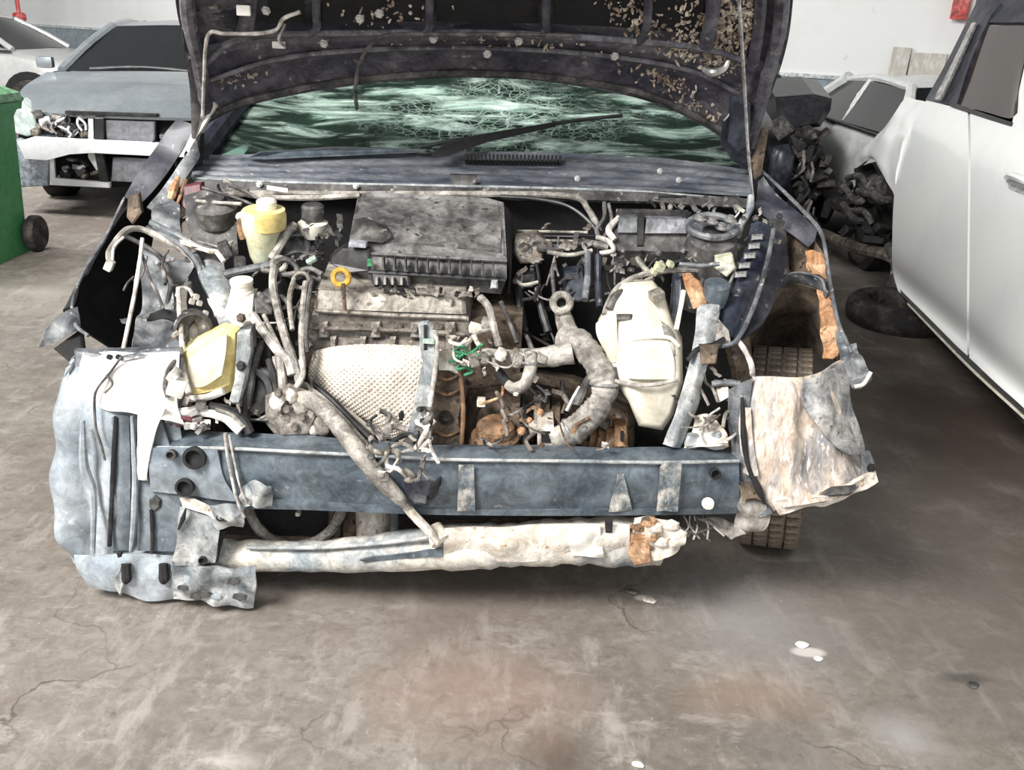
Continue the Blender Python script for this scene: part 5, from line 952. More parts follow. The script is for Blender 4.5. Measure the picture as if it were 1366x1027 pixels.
# ---- loose wiring and small fittings that fill the bay
def depth(py): return 2.56 - (py - 270) * .00195 if py < 450 else 2.21 - (py - 450) * .0016
def clutter(x0, x1, y0, y1, nw, nb, ks, dy=0.0, ln=40):
    for i in range(nw):
        x, y = random.uniform(x0, x1), random.uniform(y0, y1); a = random.uniform(0, math.pi)
        pts = []
        for k in range(random.choice((3, 4, 5))):
            pts.append((x, y, depth(y) + dy + random.uniform(-.02, .02)))
            a += random.gauss(0, .8); x = min(x1, max(x0, x + math.cos(a) * random.uniform(.3, .8) * ln)); y = min(y1, max(y0, y + math.sin(a) * random.uniform(.3, .8) * ln))
        tube('cable', pts, random.choice((.0025, .003, .004, .005, .007)), M[random.choice(ks)], CAR, seg=6)
    for i in range(nb):
        x, y = random.uniform(x0, x1), random.uniform(y0, y1)
        if random.random() < .3: bolt(W(x, y, depth(y) + dy), (random.uniform(-.4, .4), -1, .5), random.uniform(.004, .008), M[random.choice(ks)], CAR, 'fastener')
        else: box('fitting', (x, y, depth(y) + dy), (random.uniform(.008, .03), .02, random.uniform(.006, .018)), M[random.choice(ks)], CAR, rot=(random.uniform(-.5, .5), random.uniform(-.8, .8), random.uniform(-.6, .6)), bev=.002)
DK = ['wire', 'hosed', 'black', 'dusty', 'alud', 'wire', 'matte', 'hose']
LT = ['wire', 'wirew', 'hosed', 'hose', 'dusty', 'alu', 'mud', 'black']
clutter(684, 822, 300, 400, 14, 14, DK, 0)
clutter(640, 740, 400, 470, 6, 6, DK, .05)
clutter(330, 430, 340, 430, 10, 12, LT, 0)
clutter(330, 415, 430, 560, 9, 12, LT, -.02)
clutter(240, 330, 250, 350, 8, 12, DK, -.02)
clutter(160, 300, 320, 470, 7, 8, LT, -.1, 30)
clutter(420, 640, 380, 400, 4, 12, LT, -.06, 30)
clutter(820, 1000, 262, 300, 6, 14, DK, -.02, 30)
clutter(820, 930, 330, 380, 9, 14, DK, -.06, 30)
clutter(600, 700, 450, 500, 6, 10, LT, -.08, 24)
clutter(490, 585, 545, 640, 14, 14, LT, -.12, 24)
clutter(640, 830, 500, 600, 10, 16, ['rust', 'rustd', 'mud', 'hosed', 'wire', 'alud', 'rusthot'], -.04, 26)
clutter(900, 990, 470, 590, 8, 12, LT, -.04, 30)
clutter(960, 1040, 280, 330, 5, 10, LT, -.02, 20)
clutter(380, 430, 300, 345, 5, 8, DK, .0, 20)
clutter(210, 320, 535, 572, 6, 12, LT, -.06, 20)

# ---- bumper beam
BT = [(200, 574), (300, 578), (400, 583), (500, 590), (600, 594), (750, 596), (880, 598), (985, 598)]
BB = [(200, 652), (262, 690), (330, 680), (500, 684), (600, 686), (750, 687), (880, 686), (983, 684)]
def beamrow(f, Y): return [(a[0] + (b[0] - a[0]) * f, a[1] + (b[1] - a[1]) * f, Y) for a, b in zip(BT, BB)]
bend = lambda u, v: .010 * math.sin(u * 3.14) + .004 * math.sin(v * 9)
BEAM = patch('bumper_beam', [[(197, 596, 1.95), (300, 597, 1.92), (400, 602, 1.905), (500, 607, 1.90), (600, 612, 1.90), (750, 614, 1.905), (880, 616, 1.92), (986, 614, 1.95)],
                             [(197, 620, 1.95), (300, 630, 1.91), (400, 634, 1.90), (500, 638, 1.89), (600, 642, 1.89), (750, 643, 1.90), (880, 644, 1.91), (986, 642, 1.94)],
                             [(198, 654, 1.95), (300, 662, 1.92), (400, 668, 1.91), (500, 676, 1.90), (600, 680, 1.90), (750, 681, 1.91), (880, 680, 1.92), (985, 678, 1.95)]], M['steel'], CAR, 70, 14, .012, amp=.006, fr=6)
patch('beam_flange', [[(200, 572, 2.02), (300, 576, 2.0), (400, 581, 1.99), (500, 587, 1.985), (600, 593, 1.985), (750, 595, 1.985), (880, 597, 1.99), (985, 597, 2.02)], [(197, 598, 1.945), (300, 599, 1.915), (400, 604, 1.90), (500, 609, 1.893), (600, 613, 1.893), (750, 615, 1.90), (880, 617, 1.915), (986, 615, 1.945)]], M['steel'], BEAM, 60, 6, .006, amp=.006, fr=9)
tube('beam_edge_highlight', [(197, 597, 1.943), (300, 598, 1.912), (400, 603, 1.897), (500, 608, 1.89), (600, 613, 1.89), (750, 615, 1.897), (880, 617, 1.912), (986, 615, 1.943)], .0045, M['steelmud'], BEAM)  # pale strip paints the highlight along the beam's upper edge
patch('beam_flange', [[(210, 660, 1.945), (300, 662, 1.915), (400, 668, 1.905), (500, 675, 1.895), (600, 679, 1.895), (750, 680, 1.905), (880, 679, 1.915), (985, 677, 1.945)], [(262, 682, 1.93), (320, 679, 1.91), (400, 680, 1.905), (500, 684, 1.895), (600, 687, 1.895), (750, 688, 1.905), (880, 687, 1.915), (985, 685, 1.945)]], M['steel'], BEAM, 60, 5, .010)
for (px, py, r_) in ((259, 611, .022), (246, 650, .018), (954, 632, .011), (228, 607, .010)):
    lathe('beam_hole', (px, py, 1.905 if px < 500 else 1.918), (0, -1, .25), [(r_ * 1.25, -.01), (r_ * 1.25, .004), (r_ * .9, .006), (r_ * .85, -.008)], M['matte'] if r_ > .0105 else M['dusty'], BEAM, seg=18)
lathe('beam_bolt', (944, 671, 1.915), (0, -1, .25), [(.015, 0), (.015, .006), (.011, .008), (.011, .02), (.007, .022)], M['capw'], BEAM, seg=12)
patch('beam_end', [[(200, 598, 1.93), (232, 598, 1.92), (290, 600, 1.91)], [(200, 630, 1.93), (240, 634, 1.92), (300, 640, 1.908)], [(200, 656, 1.93), (250, 662, 1.92), (318, 670, 1.90)]], mat('pale_beam_end_steel', (.17, .21, .25), (.30, .33, .35), 6, .38, .66, rough=.42, metal=.2, speck=(.45, .46, .45), spk=.7, grime=0.3), BEAM, 16, 12, .006, amp=.008, fr=14)
patch('beam_dent', [[(322, 650, 1.895), (340, 640, 1.888), (362, 650, 1.89)], [(322, 664, 1.895), (342, 660, 1.882), (364, 664, 1.89)], [(326, 676, 1.9), (344, 676, 1.89), (362, 676, 1.895)]], M['steelmud'], BEAM, 12, 10, .006, amp=.02, fr=28)
for px, wtop, wb_, y0, y1 in ((622, 10, 12, 620, 682), (828, 4, 16, 632, 682), (896, 14, 8, 618, 682), (884, 3, 8, 622, 682)):
    patch('mud_streak', [[(px - wtop, y0, 1.886 if px < 800 else 1.905), (px + wtop, y0, 1.886 if px < 800 else 1.905)], [(px - (wtop + wb_) / 2, (y0 + y1) / 2, 1.880 if px < 800 else 1.900), (px + (wtop + wb_) / 2, (y0 + y1) / 2, 1.88 if px < 800 else 1.90)], [(px - wb_, y1, 1.886 if px < 800 else 1.905), (px + wb_, y1, 1.886 if px < 800 else 1.905)]],
          mat('thin_mud_film', (.12, .15, .17), (.42, .39, .35), 18, .46, .60, rough=.8), BEAM, 8, 14, .002, amp=.005, fr=60)
slab('tow_bracket', [(540, 640, 1.885), (562, 638, 1.885), (588, 640, 1.885), (584, 660, 1.882), (572, 676, 1.882), (552, 674, 1.882), (538, 660, 1.885)], .02, mat('dark_tow_bracket', (.03, .03, .045), (.09, .09, .11), 12, rough=.5), BEAM)
slab('tow_slot', [(574, 650, 1.872), (588, 638, 1.875), (588, 648, 1.875), (576, 668, 1.872), (570, 668, 1.872)], .012, M['matte'], BEAM)
box('tow_tab', (561, 664, 1.872), (.03, .014, .02), M['panel'], BEAM, rot=(0, .2, 0))
# strap of string around the beam's left end
tube('string', [(300, 578, 1.905), (304, 610, 1.90), (312, 650, 1.895), (318, 672, 1.89), (326, 690, 1.89)], .004, M['wirew'], CAR)
tube('string', [(306, 580, 1.905), (312, 612, 1.90), (320, 648, 1.892), (330, 672, 1.89)], .003, M['wirew'], CAR)

# ---- lower crossmember, brackets and what shows beneath the beam
TB = tube('crossmember', [(290, 740, 1.98), (340, 741, 1.97), (430, 742, 1.96), (520, 736, 1.95), (600, 730, 1.945), (680, 727, 1.94), (760, 722, 1.94), (830, 722, 1.945), (880, 724, 1.95)], [.040, .040, .040, .048, .058, .056, .056, .062, .056], M['tubew'], CAR, seg=18, label='mud-splashed lower crossmember')
tube('crossmember_fold', [(330, 730, 1.94), (430, 730, 1.925), (530, 722, 1.905), (600, 712, 1.895)], .006, M['steelmud'], TB)
patch('crossmember_dent', [[(480, 746, 1.90), (530, 740, 1.895), (590, 732, 1.885)], [(490, 750, 1.905), (536, 746, 1.895), (590, 742, 1.885)]], M['steel'], TB, 12, 6, .005, amp=.008, fr=20)
patch('crossmember_sleeve', [[(594, 704, 1.90), (680, 702, 1.89), (760, 698, 1.89), (840, 700, 1.895)], [(592, 726, 1.885), (680, 726, 1.878), (760, 722, 1.875), (840, 724, 1.88)], [(594, 752, 1.90), (680, 748, 1.89), (760, 746, 1.89), (838, 752, 1.895)]], M['mud'], TB, 40, 16, .008, amp=.016, fr=11)
slab('sleeve_notch', [(807, 694, 1.875), (818, 694, 1.875), (817, 712, 1.87), (808, 712, 1.87)], .01, M['matte'], TB)
patch('sleeve_blister', [[(758, 700, 1.875), (780, 698, 1.87), (800, 700, 1.872)], [(758, 722, 1.868), (782, 720, 1.86), (802, 722, 1.866)], [(762, 742, 1.875), (786, 742, 1.87), (806, 744, 1.874)]], M['white'], TB, 12, 12, .006, amp=.012, fr=26)
slab('tube_end', [(842, 716, 1.875), (866, 714, 1.875), (870, 752, 1.88), (846, 756, 1.88), (838, 740, 1.88)], .06, M['rusthot'], TB)
patch('broken_mount', [[(846, 690, 1.91), (880, 692, 1.90), (908, 700, 1.91)], [(846, 716, 1.88), (880, 714, 1.875), (912, 716, 1.89)], [(868, 748, 1.89), (886, 744, 1.885), (908, 732, 1.90)]], M['mud'], TB, 18, 16, .02, amp=.03, fr=22)
for i in range(10):
    px = random.uniform(850, 906); py = random.uniform(694, 742)
    bm = bmesh.new(); bmesh.ops.create_icosphere(bm, subdivisions=1, radius=random.uniform(.008, .018), matrix=Matrix.Translation(W(px, py, 1.885)) @ Matrix.Diagonal((1.3, .7, 1, 1)))
    part('mud_clod', bm, random.choice([M['rusthot'], M['mud'], M['rustd'], M['rust']]), TB)
slab('tube_bracket', [(862, 690, 1.90), (874, 690, 1.90), (868, 716, 1.885), (852, 714, 1.885), (840, 728, 1.882), (838, 718, 1.882)], .01, M['rustd'], TB)
lathe('hose_joint', (586, 716, 1.90), (.5, -.6, -.5), [(.02, -.03), (.024, -.01), (.028, 0), (.028, .014), (.018, .018)], M['mud'], CAR, seg=14)
# loop of hose / ring seen under the beam
ring('pulley_ring', (394, 664, 2.06), (0, -.9, .35), .125, .014, M['hose'], CAR, seg=40)
lathe('crank_pulley', (394, 668, 2.10), (0, -.9, .35), [(.112, -.02), (.112, 0), (.05, .004), (.03, .02), (.012, .03)], M['matte'], CAR, seg=28)
box('pulley_bolt', (398, 684, 2.045), (.012, .02, .012), M['mud'], CAR)
tube('oil_filter', [(498, 676, 2.08), (498, 722, 2.04)], [.045, .043], M['mud'], CAR, seg=18, straight=True)
tube('subframe_leg', [(470, 672, 2.1), (470, 724, 2.06)], .03, M['rustd'], CAR, straight=True)
tube('subframe_leg', [(526, 684, 2.03), (527, 722, 2.0)], .012, M['panel'], CAR, straight=True)
tube('subframe_leg', [(447, 676, 2.1), (448, 724, 2.06)], .02, M['alud'], CAR, straight=True)
tube('under_tube', [(300, 722, 2.04), (380, 724, 2.03), (460, 726, 2.02), (560, 714, 2.02)], .02, M['rustd'], CAR)
tube('under_tube', [(590, 704, 2.06), (700, 700, 2.06), (800, 698, 2.06), (880, 696, 2.06)], .022, M['rustd'], CAR)
# left end plates below the beam
EP = patch('end_plate', [[(240, 676, 1.915), (266, 684, 1.91), (296, 690, 1.91)], [(236, 716, 1.905), (262, 716, 1.90), (292, 712, 1.90)], [(230, 752, 1.905), (258, 754, 1.90), (286, 752, 1.90)]], M['steelmud'], CAR, 14, 16, .008, amp=.016, fr=16)
patch('end_plate', [[(232, 752, 1.90), (264, 752, 1.895), (300, 758, 1.895), (340, 756, 1.90)], [(228, 778, 1.90), (264, 780, 1.89), (300, 780, 1.89), (342, 778, 1.90)], [(232, 798, 1.905), (264, 802, 1.90), (304, 806, 1.90), (338, 810, 1.91)]], M['steelmud'], CAR, 24, 14, .008, amp=.026, fr=18)
patch('end_plate', [[(240, 664, 1.91), (264, 668, 1.90), (290, 682, 1.895)], [(244, 676, 1.905), (268, 684, 1.895), (294, 696, 1.89)]], M['mud'], CAR, 12, 8, .006, amp=.012, fr=26)
patch('end_plate', [[(278, 676, 1.90), (300, 672, 1.895), (324, 676, 1.9)], [(280, 692, 1.895), (302, 692, 1.885), (326, 694, 1.895)], [(290, 706, 1.90), (306, 706, 1.895), (324, 704, 1.9)]], M['steelmud'], CAR, 10, 10, .006, amp=.02, fr=26)
for px, py in ((270, 748), (294, 690), (300, 690)):
    lathe('plate_hole', (px, py, 1.888), (0, -1, .2), [(.011, -.006), (.011, .002), (.008, .003), (.007, -.005)], M['matte'], EP, seg=10)
tube('plate_crack', [(248, 678, 1.90), (244, 692, 1.898), (238, 706, 1.897)], [.002, .006, .003], M['matte'], EP)
tube('plate_gap', [(296, 706, 1.925), (292, 728, 1.92), (288, 748, 1.918)], [.01, .007, .005], M['matte'], EP)
for px, py, s in ((272, 792, .016), (288, 796, .012), (312, 776, .014), (244, 784, .012), (262, 796, .014), (320, 796, .016)):
    bm = bmesh.new(); bmesh.ops.create_icosphere(bm, subdivisions=1, radius=s, matrix=Matrix.Translation(W(px, py, 1.888)) @ Matrix.Diagonal((1.4, .4, .8, 1)))
    part('mud_clod', bm, random.choice([M['white'], M['liner'], M['dusty']]), EP)

# =================================================================== WHITE SUV ON THE RIGHT
SUVM = mat('white_car_paint', (.74, .75, .73), (.66, .67, .66), 1.5, .45, .7, rough=.28, coat=.4, grime=0)
s0, s1 = Z(1190, 385, .30), Z(1366, 545, .30)
sd = (s0 - s1); sd.z = 0; sd.normalize()                 # towards the SUV's front (away from the camera)
sn = Vector((-sd.y, sd.x, 0)); sn = sn if sn.x < 0 else -sn   # outwards, towards the wreck
def S(px, py, off=0.0): return PL(px, py, s0 + sn * off, sn)
SUV = root('white_suv', (s1.x + .85, s1.y, 0), 'white car with black window frames along the right edge, front end stripped', 'car')
def SP(name, rows, m, **k):
    par = k.pop('parent', SUV)
    return patch(name, [[S(*p) for p in r] for r in rows], m, par, k.pop('nu', 20), k.pop('nv', 24), k.pop('thick', .02), **k)
FD = SP('front_door', [[(1236, 134, -.04), (1265, 141, -.04), (1291, 148, -.04)], [(1212, 178, .01), (1252, 190, .015), (1292, 205, .015)], [(1194, 250, .03), (1240, 272, .035), (1291, 300, .035)],
                       [(1190, 330, .02), (1240, 368, .03), (1290, 406, .03)], [(1191, 362, -.01), (1240, 405, -.01), (1290, 448, -.01)], [(1198, 388, .01), (1240, 428, .01), (1290, 474, .01)]], SUVM)
RD = SP('rear_door', [[(1294, 149, -.04), (1328, 158, -.04), (1372, 170, -.04), (1480, 200, -.04)], [(1295, 206, .015), (1330, 219, .015), (1372, 236, .015), (1490, 290, .015)], [(1294, 302, .035), (1330, 326, .035), (1372, 356, .035), (1490, 440, .035)],
                      [(1293, 408, .03), (1330, 442, .03), (1372, 480, .03), (1490, 590, .03)], [(1293, 450, -.01), (1330, 486, -.01), (1372, 524, -.01), (1490, 640, -.01)], [(1293, 477, .01), (1330, 512, .01), (1372, 550, .01), (1490, 665, .01)]], SUVM)
tube('door_handle', [S(1343, 236, .03), S(1350, 234, .055), S(1366, 240, .06), S(1386, 250, .03)], [.010, .014, .014, .010], SUVM, RD)
SP('handle_recess', [[(1344, 244, .025), (1384, 258, .025)], [(1346, 252, .026), (1384, 266, .026)]], mat('soft_grey_recess', (.5, .51, .5), rough=.4), nu=4, nv=4, thick=.004, parent=RD)
SP('sill', [[(1200, 384, .0), (1290, 470, .0), (1372, 547, .0), (1490, 660, .0)], [(1204, 396, .02), (1290, 482, .02), (1372, 558, .02), (1490, 672, .02)], [(1212, 408, -.02), (1290, 490, -.02), (1372, 566, -.02), (1490, 684, -.02)]], M['black'], nu=24, nv=8)
SP('sill_seam', [[(1210, 404, .022), (1290, 486, .024), (1372, 562, .024), (1490, 676, .024)], [(1211, 407, .022), (1290, 489, .024), (1372, 565, .024), (1490, 679, .024)]], M['capw'], nu=24, nv=3, thick=.006)
tube('brake_line', [S(1225, 410, -.1), S(1280, 470, -.1), S(1330, 520, -.1), S(1400, 590, -.1)], .02, M['dusty'], SUV)
# greenhouse
SP('side_window', [[(1272, 139, -.05), (1310, 148, -.05), (1346, 158, -.05), (1354, 150, -.05)], [(1290, 95, -.12), (1320, 98, -.12), (1350, 102, -.12), (1362, 100, -.12)], [(1312, 34, -.2), (1330, 34, -.2), (1352, 34, -.2), (1378, 34, -.2)]], BROWNGLASS, nu=10, nv=10, thick=.008)
SP('window_frame', [[(1268, 136, -.035), (1310, 150, -.035), (1350, 163, -.035)], [(1266, 141, -.03), (1310, 156, -.03), (1348, 168, -.03)]], M['black'], nu=14, nv=4, thick=.02)
SP('pillar_front', [[(1234, 134, -.04), (1252, 138, -.04), (1276, 140, -.04)], [(1262, 84, -.12), (1276, 84, -.12), (1294, 84, -.12)], [(1290, 28, -.2), (1302, 28, -.2), (1318, 28, -.2)], [(1306, -4, -.24), (1320, -4, -.24), (1334, 4, -.24)]], M['paint'], nu=8, nv=20)
SP('pillar_strip', [[(1246, 132, -.02), (1254, 132, -.02)], [(1272, 80, -.10), (1279, 80, -.10)], [(1296, 30, -.18), (1302, 30, -.18)]], M['chrome'], nu=4, nv=16, thick=.01)
SP('roof_rail', [[(1300, 30, -.2), (1340, 30, -.2), (1372, 30, -.2), (1480, 34, -.2)], [(1300, 10, -.24), (1340, 12, -.24), (1372, 12, -.24), (1480, 14, -.24)], [(1306, -10, -.3), (1340, -10, -.3), (1372, -10, -.3), (1480, -10, -.3)]], M['paint'], nu=14, nv=8)
SP('pillar_rear', [[(1350, 165, -.04), (1362, 168, -.04), (1480, 200, -.04)], [(1364, 100, -.12), (1376, 102, -.12), (1490, 120, -.12)], [(1380, 30, -.2), (1392, 30, -.2), (1490, 30, -.2)]], SUVM, nu=10, nv=12)
# crumpled front wing and dark stripped front
SP('front_wing', [[(1206, 128, -.05), (1222, 132, -.05), (1236, 136, -.05)], [(1196, 150, .0), (1206, 160, .01), (1214, 174, .01)], [(1160, 190, .02), (1180, 186, .04), (1204, 192, .03)], [(1142, 210, .02), (1164, 206, .05), (1196, 236, .03)], [(1142, 224, .01), (1166, 214, .04), (1193, 262, .03)]], SUVM, nu=18, nv=22, amp=.012, fr=9)
SP('wheel_arch', [[(1142, 224, -.02), (1170, 220, -.02), (1192, 262, -.02)], [(1140, 280, -.12), (1165, 285, -.2), (1190, 310, -.1)], [(1146, 322, -.14), (1168, 328, -.2), (1189, 352, -.1)]], M['matte'], nu=14, nv=16, amp=.03, fr=8)
for i in range(16):
    px = random.uniform(1114, 1182); py = random.uniform(238, 322)
    bm = bmesh.new(); add_box(bm, S(px, py, -.02), (random.uniform(.03, .12), random.uniform(.04, .12), random.uniform(.02, .09)), (random.uniform(-1, 1), random.uniform(-1, 1), random.uniform(-1, 1)), .008)
    part('front_mechanism', bm, random.choice([M['black'], M['matte'], M['matte'], M['rubber'], M['hosed']]), SUV)
for i in range(6):
    a, b = random.uniform(1112, 1160), random.uniform(230, 290)
    tube('front_pipe', [S(a, b, .02), S(a + 18, b + random.uniform(-4, 24), .04), S(a + 30, b + random.uniform(10, 40), 0)], random.uniform(.01, .022), random.choice([M['hosed'], M['dusty'], M['black']]), SUV)
tube('frame_rail', [S(1096, 310, -.1), S(1140, 330, -.05), S(1176, 338, -.03), S(1192, 344, -.05)], [.03, .035, .03, .03], M['alud'], SUV)
tube('frame_rail', [S(1192, 380, -.05), S(1196, 352, -.04), S(1186, 330, -.04)], .03, M['dusty'], SUV)
# the rest of the shell, so that the car holds from the side
def sw(a, o, z): return Vector((s1.x, s1.y, 0)) + sd * a + sn * o + Vector((0, 0, z))
bm = bmesh.new()
add_loft(bm, [[sw(a, -.06, zb), sw(a, -.08, .7), sw(a, -.1, zt), sw(a, -1.46, zt), sw(a, -1.5, .7), sw(a, -1.48, zb)] for a, zb, zt in ((-2.3, .45, 1.0), (-1.9, .3, 1.1), (0, .3, 1.08), (1.45, .3, 1.08))])
part('body_shell', bm, M['interior'], SUV, smooth=False)
patch('rear_quarter', [[sw(-.1, -.06, 1.14), sw(-1.2, -.05, 1.13), sw(-2.25, -.12, 1.1)], [sw(-.1, .0, .75), sw(-1.2, .02, .75), sw(-2.34, -.08, .75)], [sw(-.1, -.02, .3), sw(-1.2, -.01, .34), sw(-2.3, -.1, .42)]], SUVM, SUV, 12, 12, .02)
patch('tailgate', [[sw(-2.08, -.3, 1.5), sw(-2.1, -.78, 1.54), sw(-2.08, -1.24, 1.5)], [sw(-2.3, -.12, 1.05), sw(-2.36, -.78, 1.05), sw(-2.3, -1.42, 1.05)], [sw(-2.36, -.1, .75), sw(-2.44, -.78, .75), sw(-2.36, -1.44, .75)], [sw(-2.32, -.12, .4), sw(-2.42, -.78, .38), sw(-2.32, -1.42, .4)]], SUVM, SUV, 12, 16, .02, away=Vector((s1.x - 1, s1.y - 6, 1)))
patch('quarter_pillar', [[sw(-.35, -.06, 1.12), sw(-2.25, -.12, 1.1)], [sw(-.4, -.27, 1.48), sw(-2.08, -.3, 1.5)]], SUVM, SUV, 8, 8, .02)
patch('roof_panel', [[sw(a, o, z) for o, z in ((-.27, 1.50), (-.75, 1.55), (-1.25, 1.50))] for a in (-2.1, -1, 0, .55)], M['paint'], SUV, 10, 12, .03)
patch('windshield', [[sw(1.38, -.1, 1.08), sw(1.42, -.78, 1.1), sw(1.38, -1.44, 1.08)], [sw(.6, -.28, 1.48), sw(.62, -.78, 1.53), sw(.6, -1.25, 1.48)]], DARKGLASS, SUV, 10, 6, .008)
patch('far_window', [[sw(-2, -1.46, 1.08), sw(1.3, -1.46, 1.08)], [sw(-1.9, -1.27, 1.5), sw(.5, -1.27, 1.5)]], DARKGLASS, SUV, 4, 4, .008)
patch('far_side', [[sw(-2.2, -1.5, 1.08), sw(1.5, -1.5, 1.08)], [sw(-2.2, -1.53, .7), sw(1.5, -1.53, .7)], [sw(-2.1, -1.5, .3), sw(1.5, -1.5, .3)]], SUVM, SUV, 10, 10, .02)
for o in (-.16, -1.42):
    lathe('rear_wheel', sw(-1.55, o, .3), sn * (1 if o > -1 else -1), [(.17, -.1), (.27, -.1), (.30, -.06), (.30, .06), (.27, .1), (.17, .1), (.12, .08), (.05, .09)], M['rubber'], SUV, seg=28)
lathe('front_wheel', sw(2.05, -1.38, .28), sn, [(.17, -.1), (.27, -.1), (.28, -.06), (.28, .06), (.27, .1), (.17, .1)], M['rubber'], SUV, seg=24)
loft('engine_block', [[sw(1.6, -.35, .05), sw(1.6, -1.1, .05), sw(2.1, -1.1, .05), sw(2.1, -.35, .05)], [sw(1.55, -.3, .55), sw(1.55, -1.15, .55), sw(2.15, -1.15, .5), sw(2.15, -.3, .5)], [sw(1.6, -.4, .8), sw(1.6, -1.0, .8), sw(2.0, -1.0, .72), sw(2.0, -.4, .72)]], M['black'], SUV, smooth=False)

# =================================================================== generic shell for the cars behind
def shell(name, loc, rot, label, paint, L=3.9, Wd=1.62, zr=1.32, belt=.88, hz=.74, tz=.86, ws=(1.05, 1.85), rw=(3.0, 3.5), glass=DARKGLASS, nose=0.0, wheels=True, bottom=.2, ends=.35):
    o = root(name, loc, label, 'car', rot, kind='local')
    hw = Wd / 2
    def ringp(y, w, zt, zb): return [Vector(p) for p in ((-w * .86, y, zb), (-w, y, zb + .12), (-w, y, (zb + zt) / 2 + .05), (-w * .97, y, zt - .07), (-w * .82, y, zt), (0, y, zt + .02), (w * .82, y, zt), (w * .97, y, zt - .07), (w, y, (zb + zt) / 2 + .05), (w, y, zb + .12), (w * .86, y, zb))]
    st = [(nose, hw * .80, hz - .12, ends), (nose + .12, hw * .9, hz - .03, bottom + .05), (nose + .5, hw * .98, hz + (belt - hz) * .45, bottom), (ws[0], hw, belt, bottom), ((ws[0] + rw[1]) / 2, hw, belt + .02, bottom), (rw[1], hw * .99, tz + .02, bottom), (L - .12, hw * .92, tz - .03, bottom + .05), (L, hw * .84, tz - .15, ends)]
    part('body', add_loft(bmesh.new(), [ringp(*s) for s in st]), paint, o, angle=50)
    bw, tw = hw * .88, hw * .68
    yA, yB, yC, yD = ws[0], ws[1], rw[0], rw[1]
    patch('roof', [[Vector((-tw, yB, zr - .03)), Vector((0, yB - .05, zr)), Vector((tw, yB, zr - .03))], [Vector((-tw * 1.02, (yB + yC) / 2, zr)), Vector((0, (yB + yC) / 2, zr + .04)), Vector((tw * 1.02, (yB + yC) / 2, zr))], [Vector((-tw, yC, zr - .04)), Vector((0, yC + .05, zr - .01)), Vector((tw, yC, zr - .04))]], paint, o, 12, 12, .03, away=Vector((0, 2, 6)))
    patch('windshield', [[Vector((-bw, yA, belt)), Vector((0, yA - .08, belt + .01)), Vector((bw, yA, belt))], [Vector((-tw, yB, zr - .03)), Vector((0, yB - .05, zr)), Vector((tw, yB, zr - .03))]], glass, o, 10, 6, .006)
    patch('rear_window', [[Vector((-bw, yD, tz)), Vector((bw, yD, tz))], [Vector((-tw, yC, zr - .04)), Vector((tw, yC, zr - .04))]], DARKGLASS, o, 6, 6, .006)
    for s in (-1, 1):
        patch('side_window', [[Vector((s * (bw + .04), yA + .18, belt)), Vector((s * (bw + .05), (yA + yD) / 2, belt)), Vector((s * (bw + .04), yD - .1, belt))], [Vector((s * (tw + .02), yB + .02, zr - .05)), Vector((s * (tw + .03), (yB + yC) / 2, zr - .03)), Vector((s * (tw + .02), yC - .02, zr - .05))]], DARKGLASS, o, 8, 6, .006)
        for (ya, yb, r_) in ((yA, yB, .035), ((yA + yD) / 2 + .05, (yB + yC) / 2 + .1, .035), (yD, yC, .05)):
            tube('pillar', [Vector((s * (bw + .02), ya, belt)), Vector((s * ((bw + tw) / 2 + .02), (ya + yb) / 2, (belt + zr) / 2)), Vector((s * (tw + .01), yb, zr - .03))], r_, paint, o)
        tube('roof_edge', [Vector((s * tw, yB, zr - .03)), Vector((s * tw * 1.02, (yB + yC) / 2, zr)), Vector((s * tw, yC, zr - .04))], .03, paint, o)
        if wheels:
            for y in (.72 + nose, L - .72):
                w_ = part('wheel', add_lathe(bmesh.new(), Vector((s * (hw - .15), y, .28)), (s, 0, 0), [(.16, 0), (.25, 0), (.28, .03), (.28, .14), (.25, .17), (.17, .165), (.15, .13)], 24), M['rubber'], o)
                lathe('rim', Vector((s * (hw - .04), y, .28)), (s, 0, 0), [(.165, 0), (.15, .02), (.05, .012), (.02, .03)], M['alud'], w_, seg=18)
                part('arch_gap', add_lathe(bmesh.new(), Vector((s * (hw - .16), y, .31)), (s, 0, 0), [(.30, 0), (.33, .05), (.33, .166), (.30, .167)], 24), M['matte'], o)
        tube('belt_trim', [Vector((s * hw * .97, yA, belt - .02)), Vector((s * hw * .97, yD, belt))], .012, M['black'], o)
    box('seats', Vector((0, (yA + yD) / 2 + .1, belt + .05)), (bw * 1.5, .25, .28), M['interior'], o, bev=.05)
    return o

# ---- grey car, front stripped (left background)
SILV = mat('grey_metallic_paint', (.17, .195, .21), (.25, .275, .29), 2, .4, .7, rough=.3, metal=.35, coat=.4, grime=0.12)
gx = W(184, 150, 6.6).x; GROT = R(8)
GC = shell('grey_sedan', (gx, 6.55, 0), GROT, 'grey metallic car at the back left with its front bumper removed', SILV, L=4.0, Wd=1.8, zr=1.29, belt=.93, hz=.74, tz=.9, ws=(1.1, 1.95), rw=(3.1, 3.7), nose=.12, ends=.5)
def GP(px, py, Y): return Matrix.Rotation(-GROT, 3, 'Z') @ (W(px, py, Y) - Vector((gx, 6.55, 0)))
for nm, rows, m_ in (('hood', [[(30, 148, 6.56), (90, 152, 6.5), (190, 156, 6.47), (300, 158, 6.5), (350, 156, 6.56)], [(28, 120, 6.9), (90, 120, 6.9), (190, 120, 6.9), (300, 122, 6.9), (352, 124, 6.9)], [(62, 96, 7.55), (110, 95, 7.5), (200, 95, 7.48), (290, 97, 7.5), (340, 100, 7.55)]], SILV),):
    G_ = [[GP(*p) for p in r] for r in rows]
    patch(nm, G_, m_, GC, 24, 14, .02)
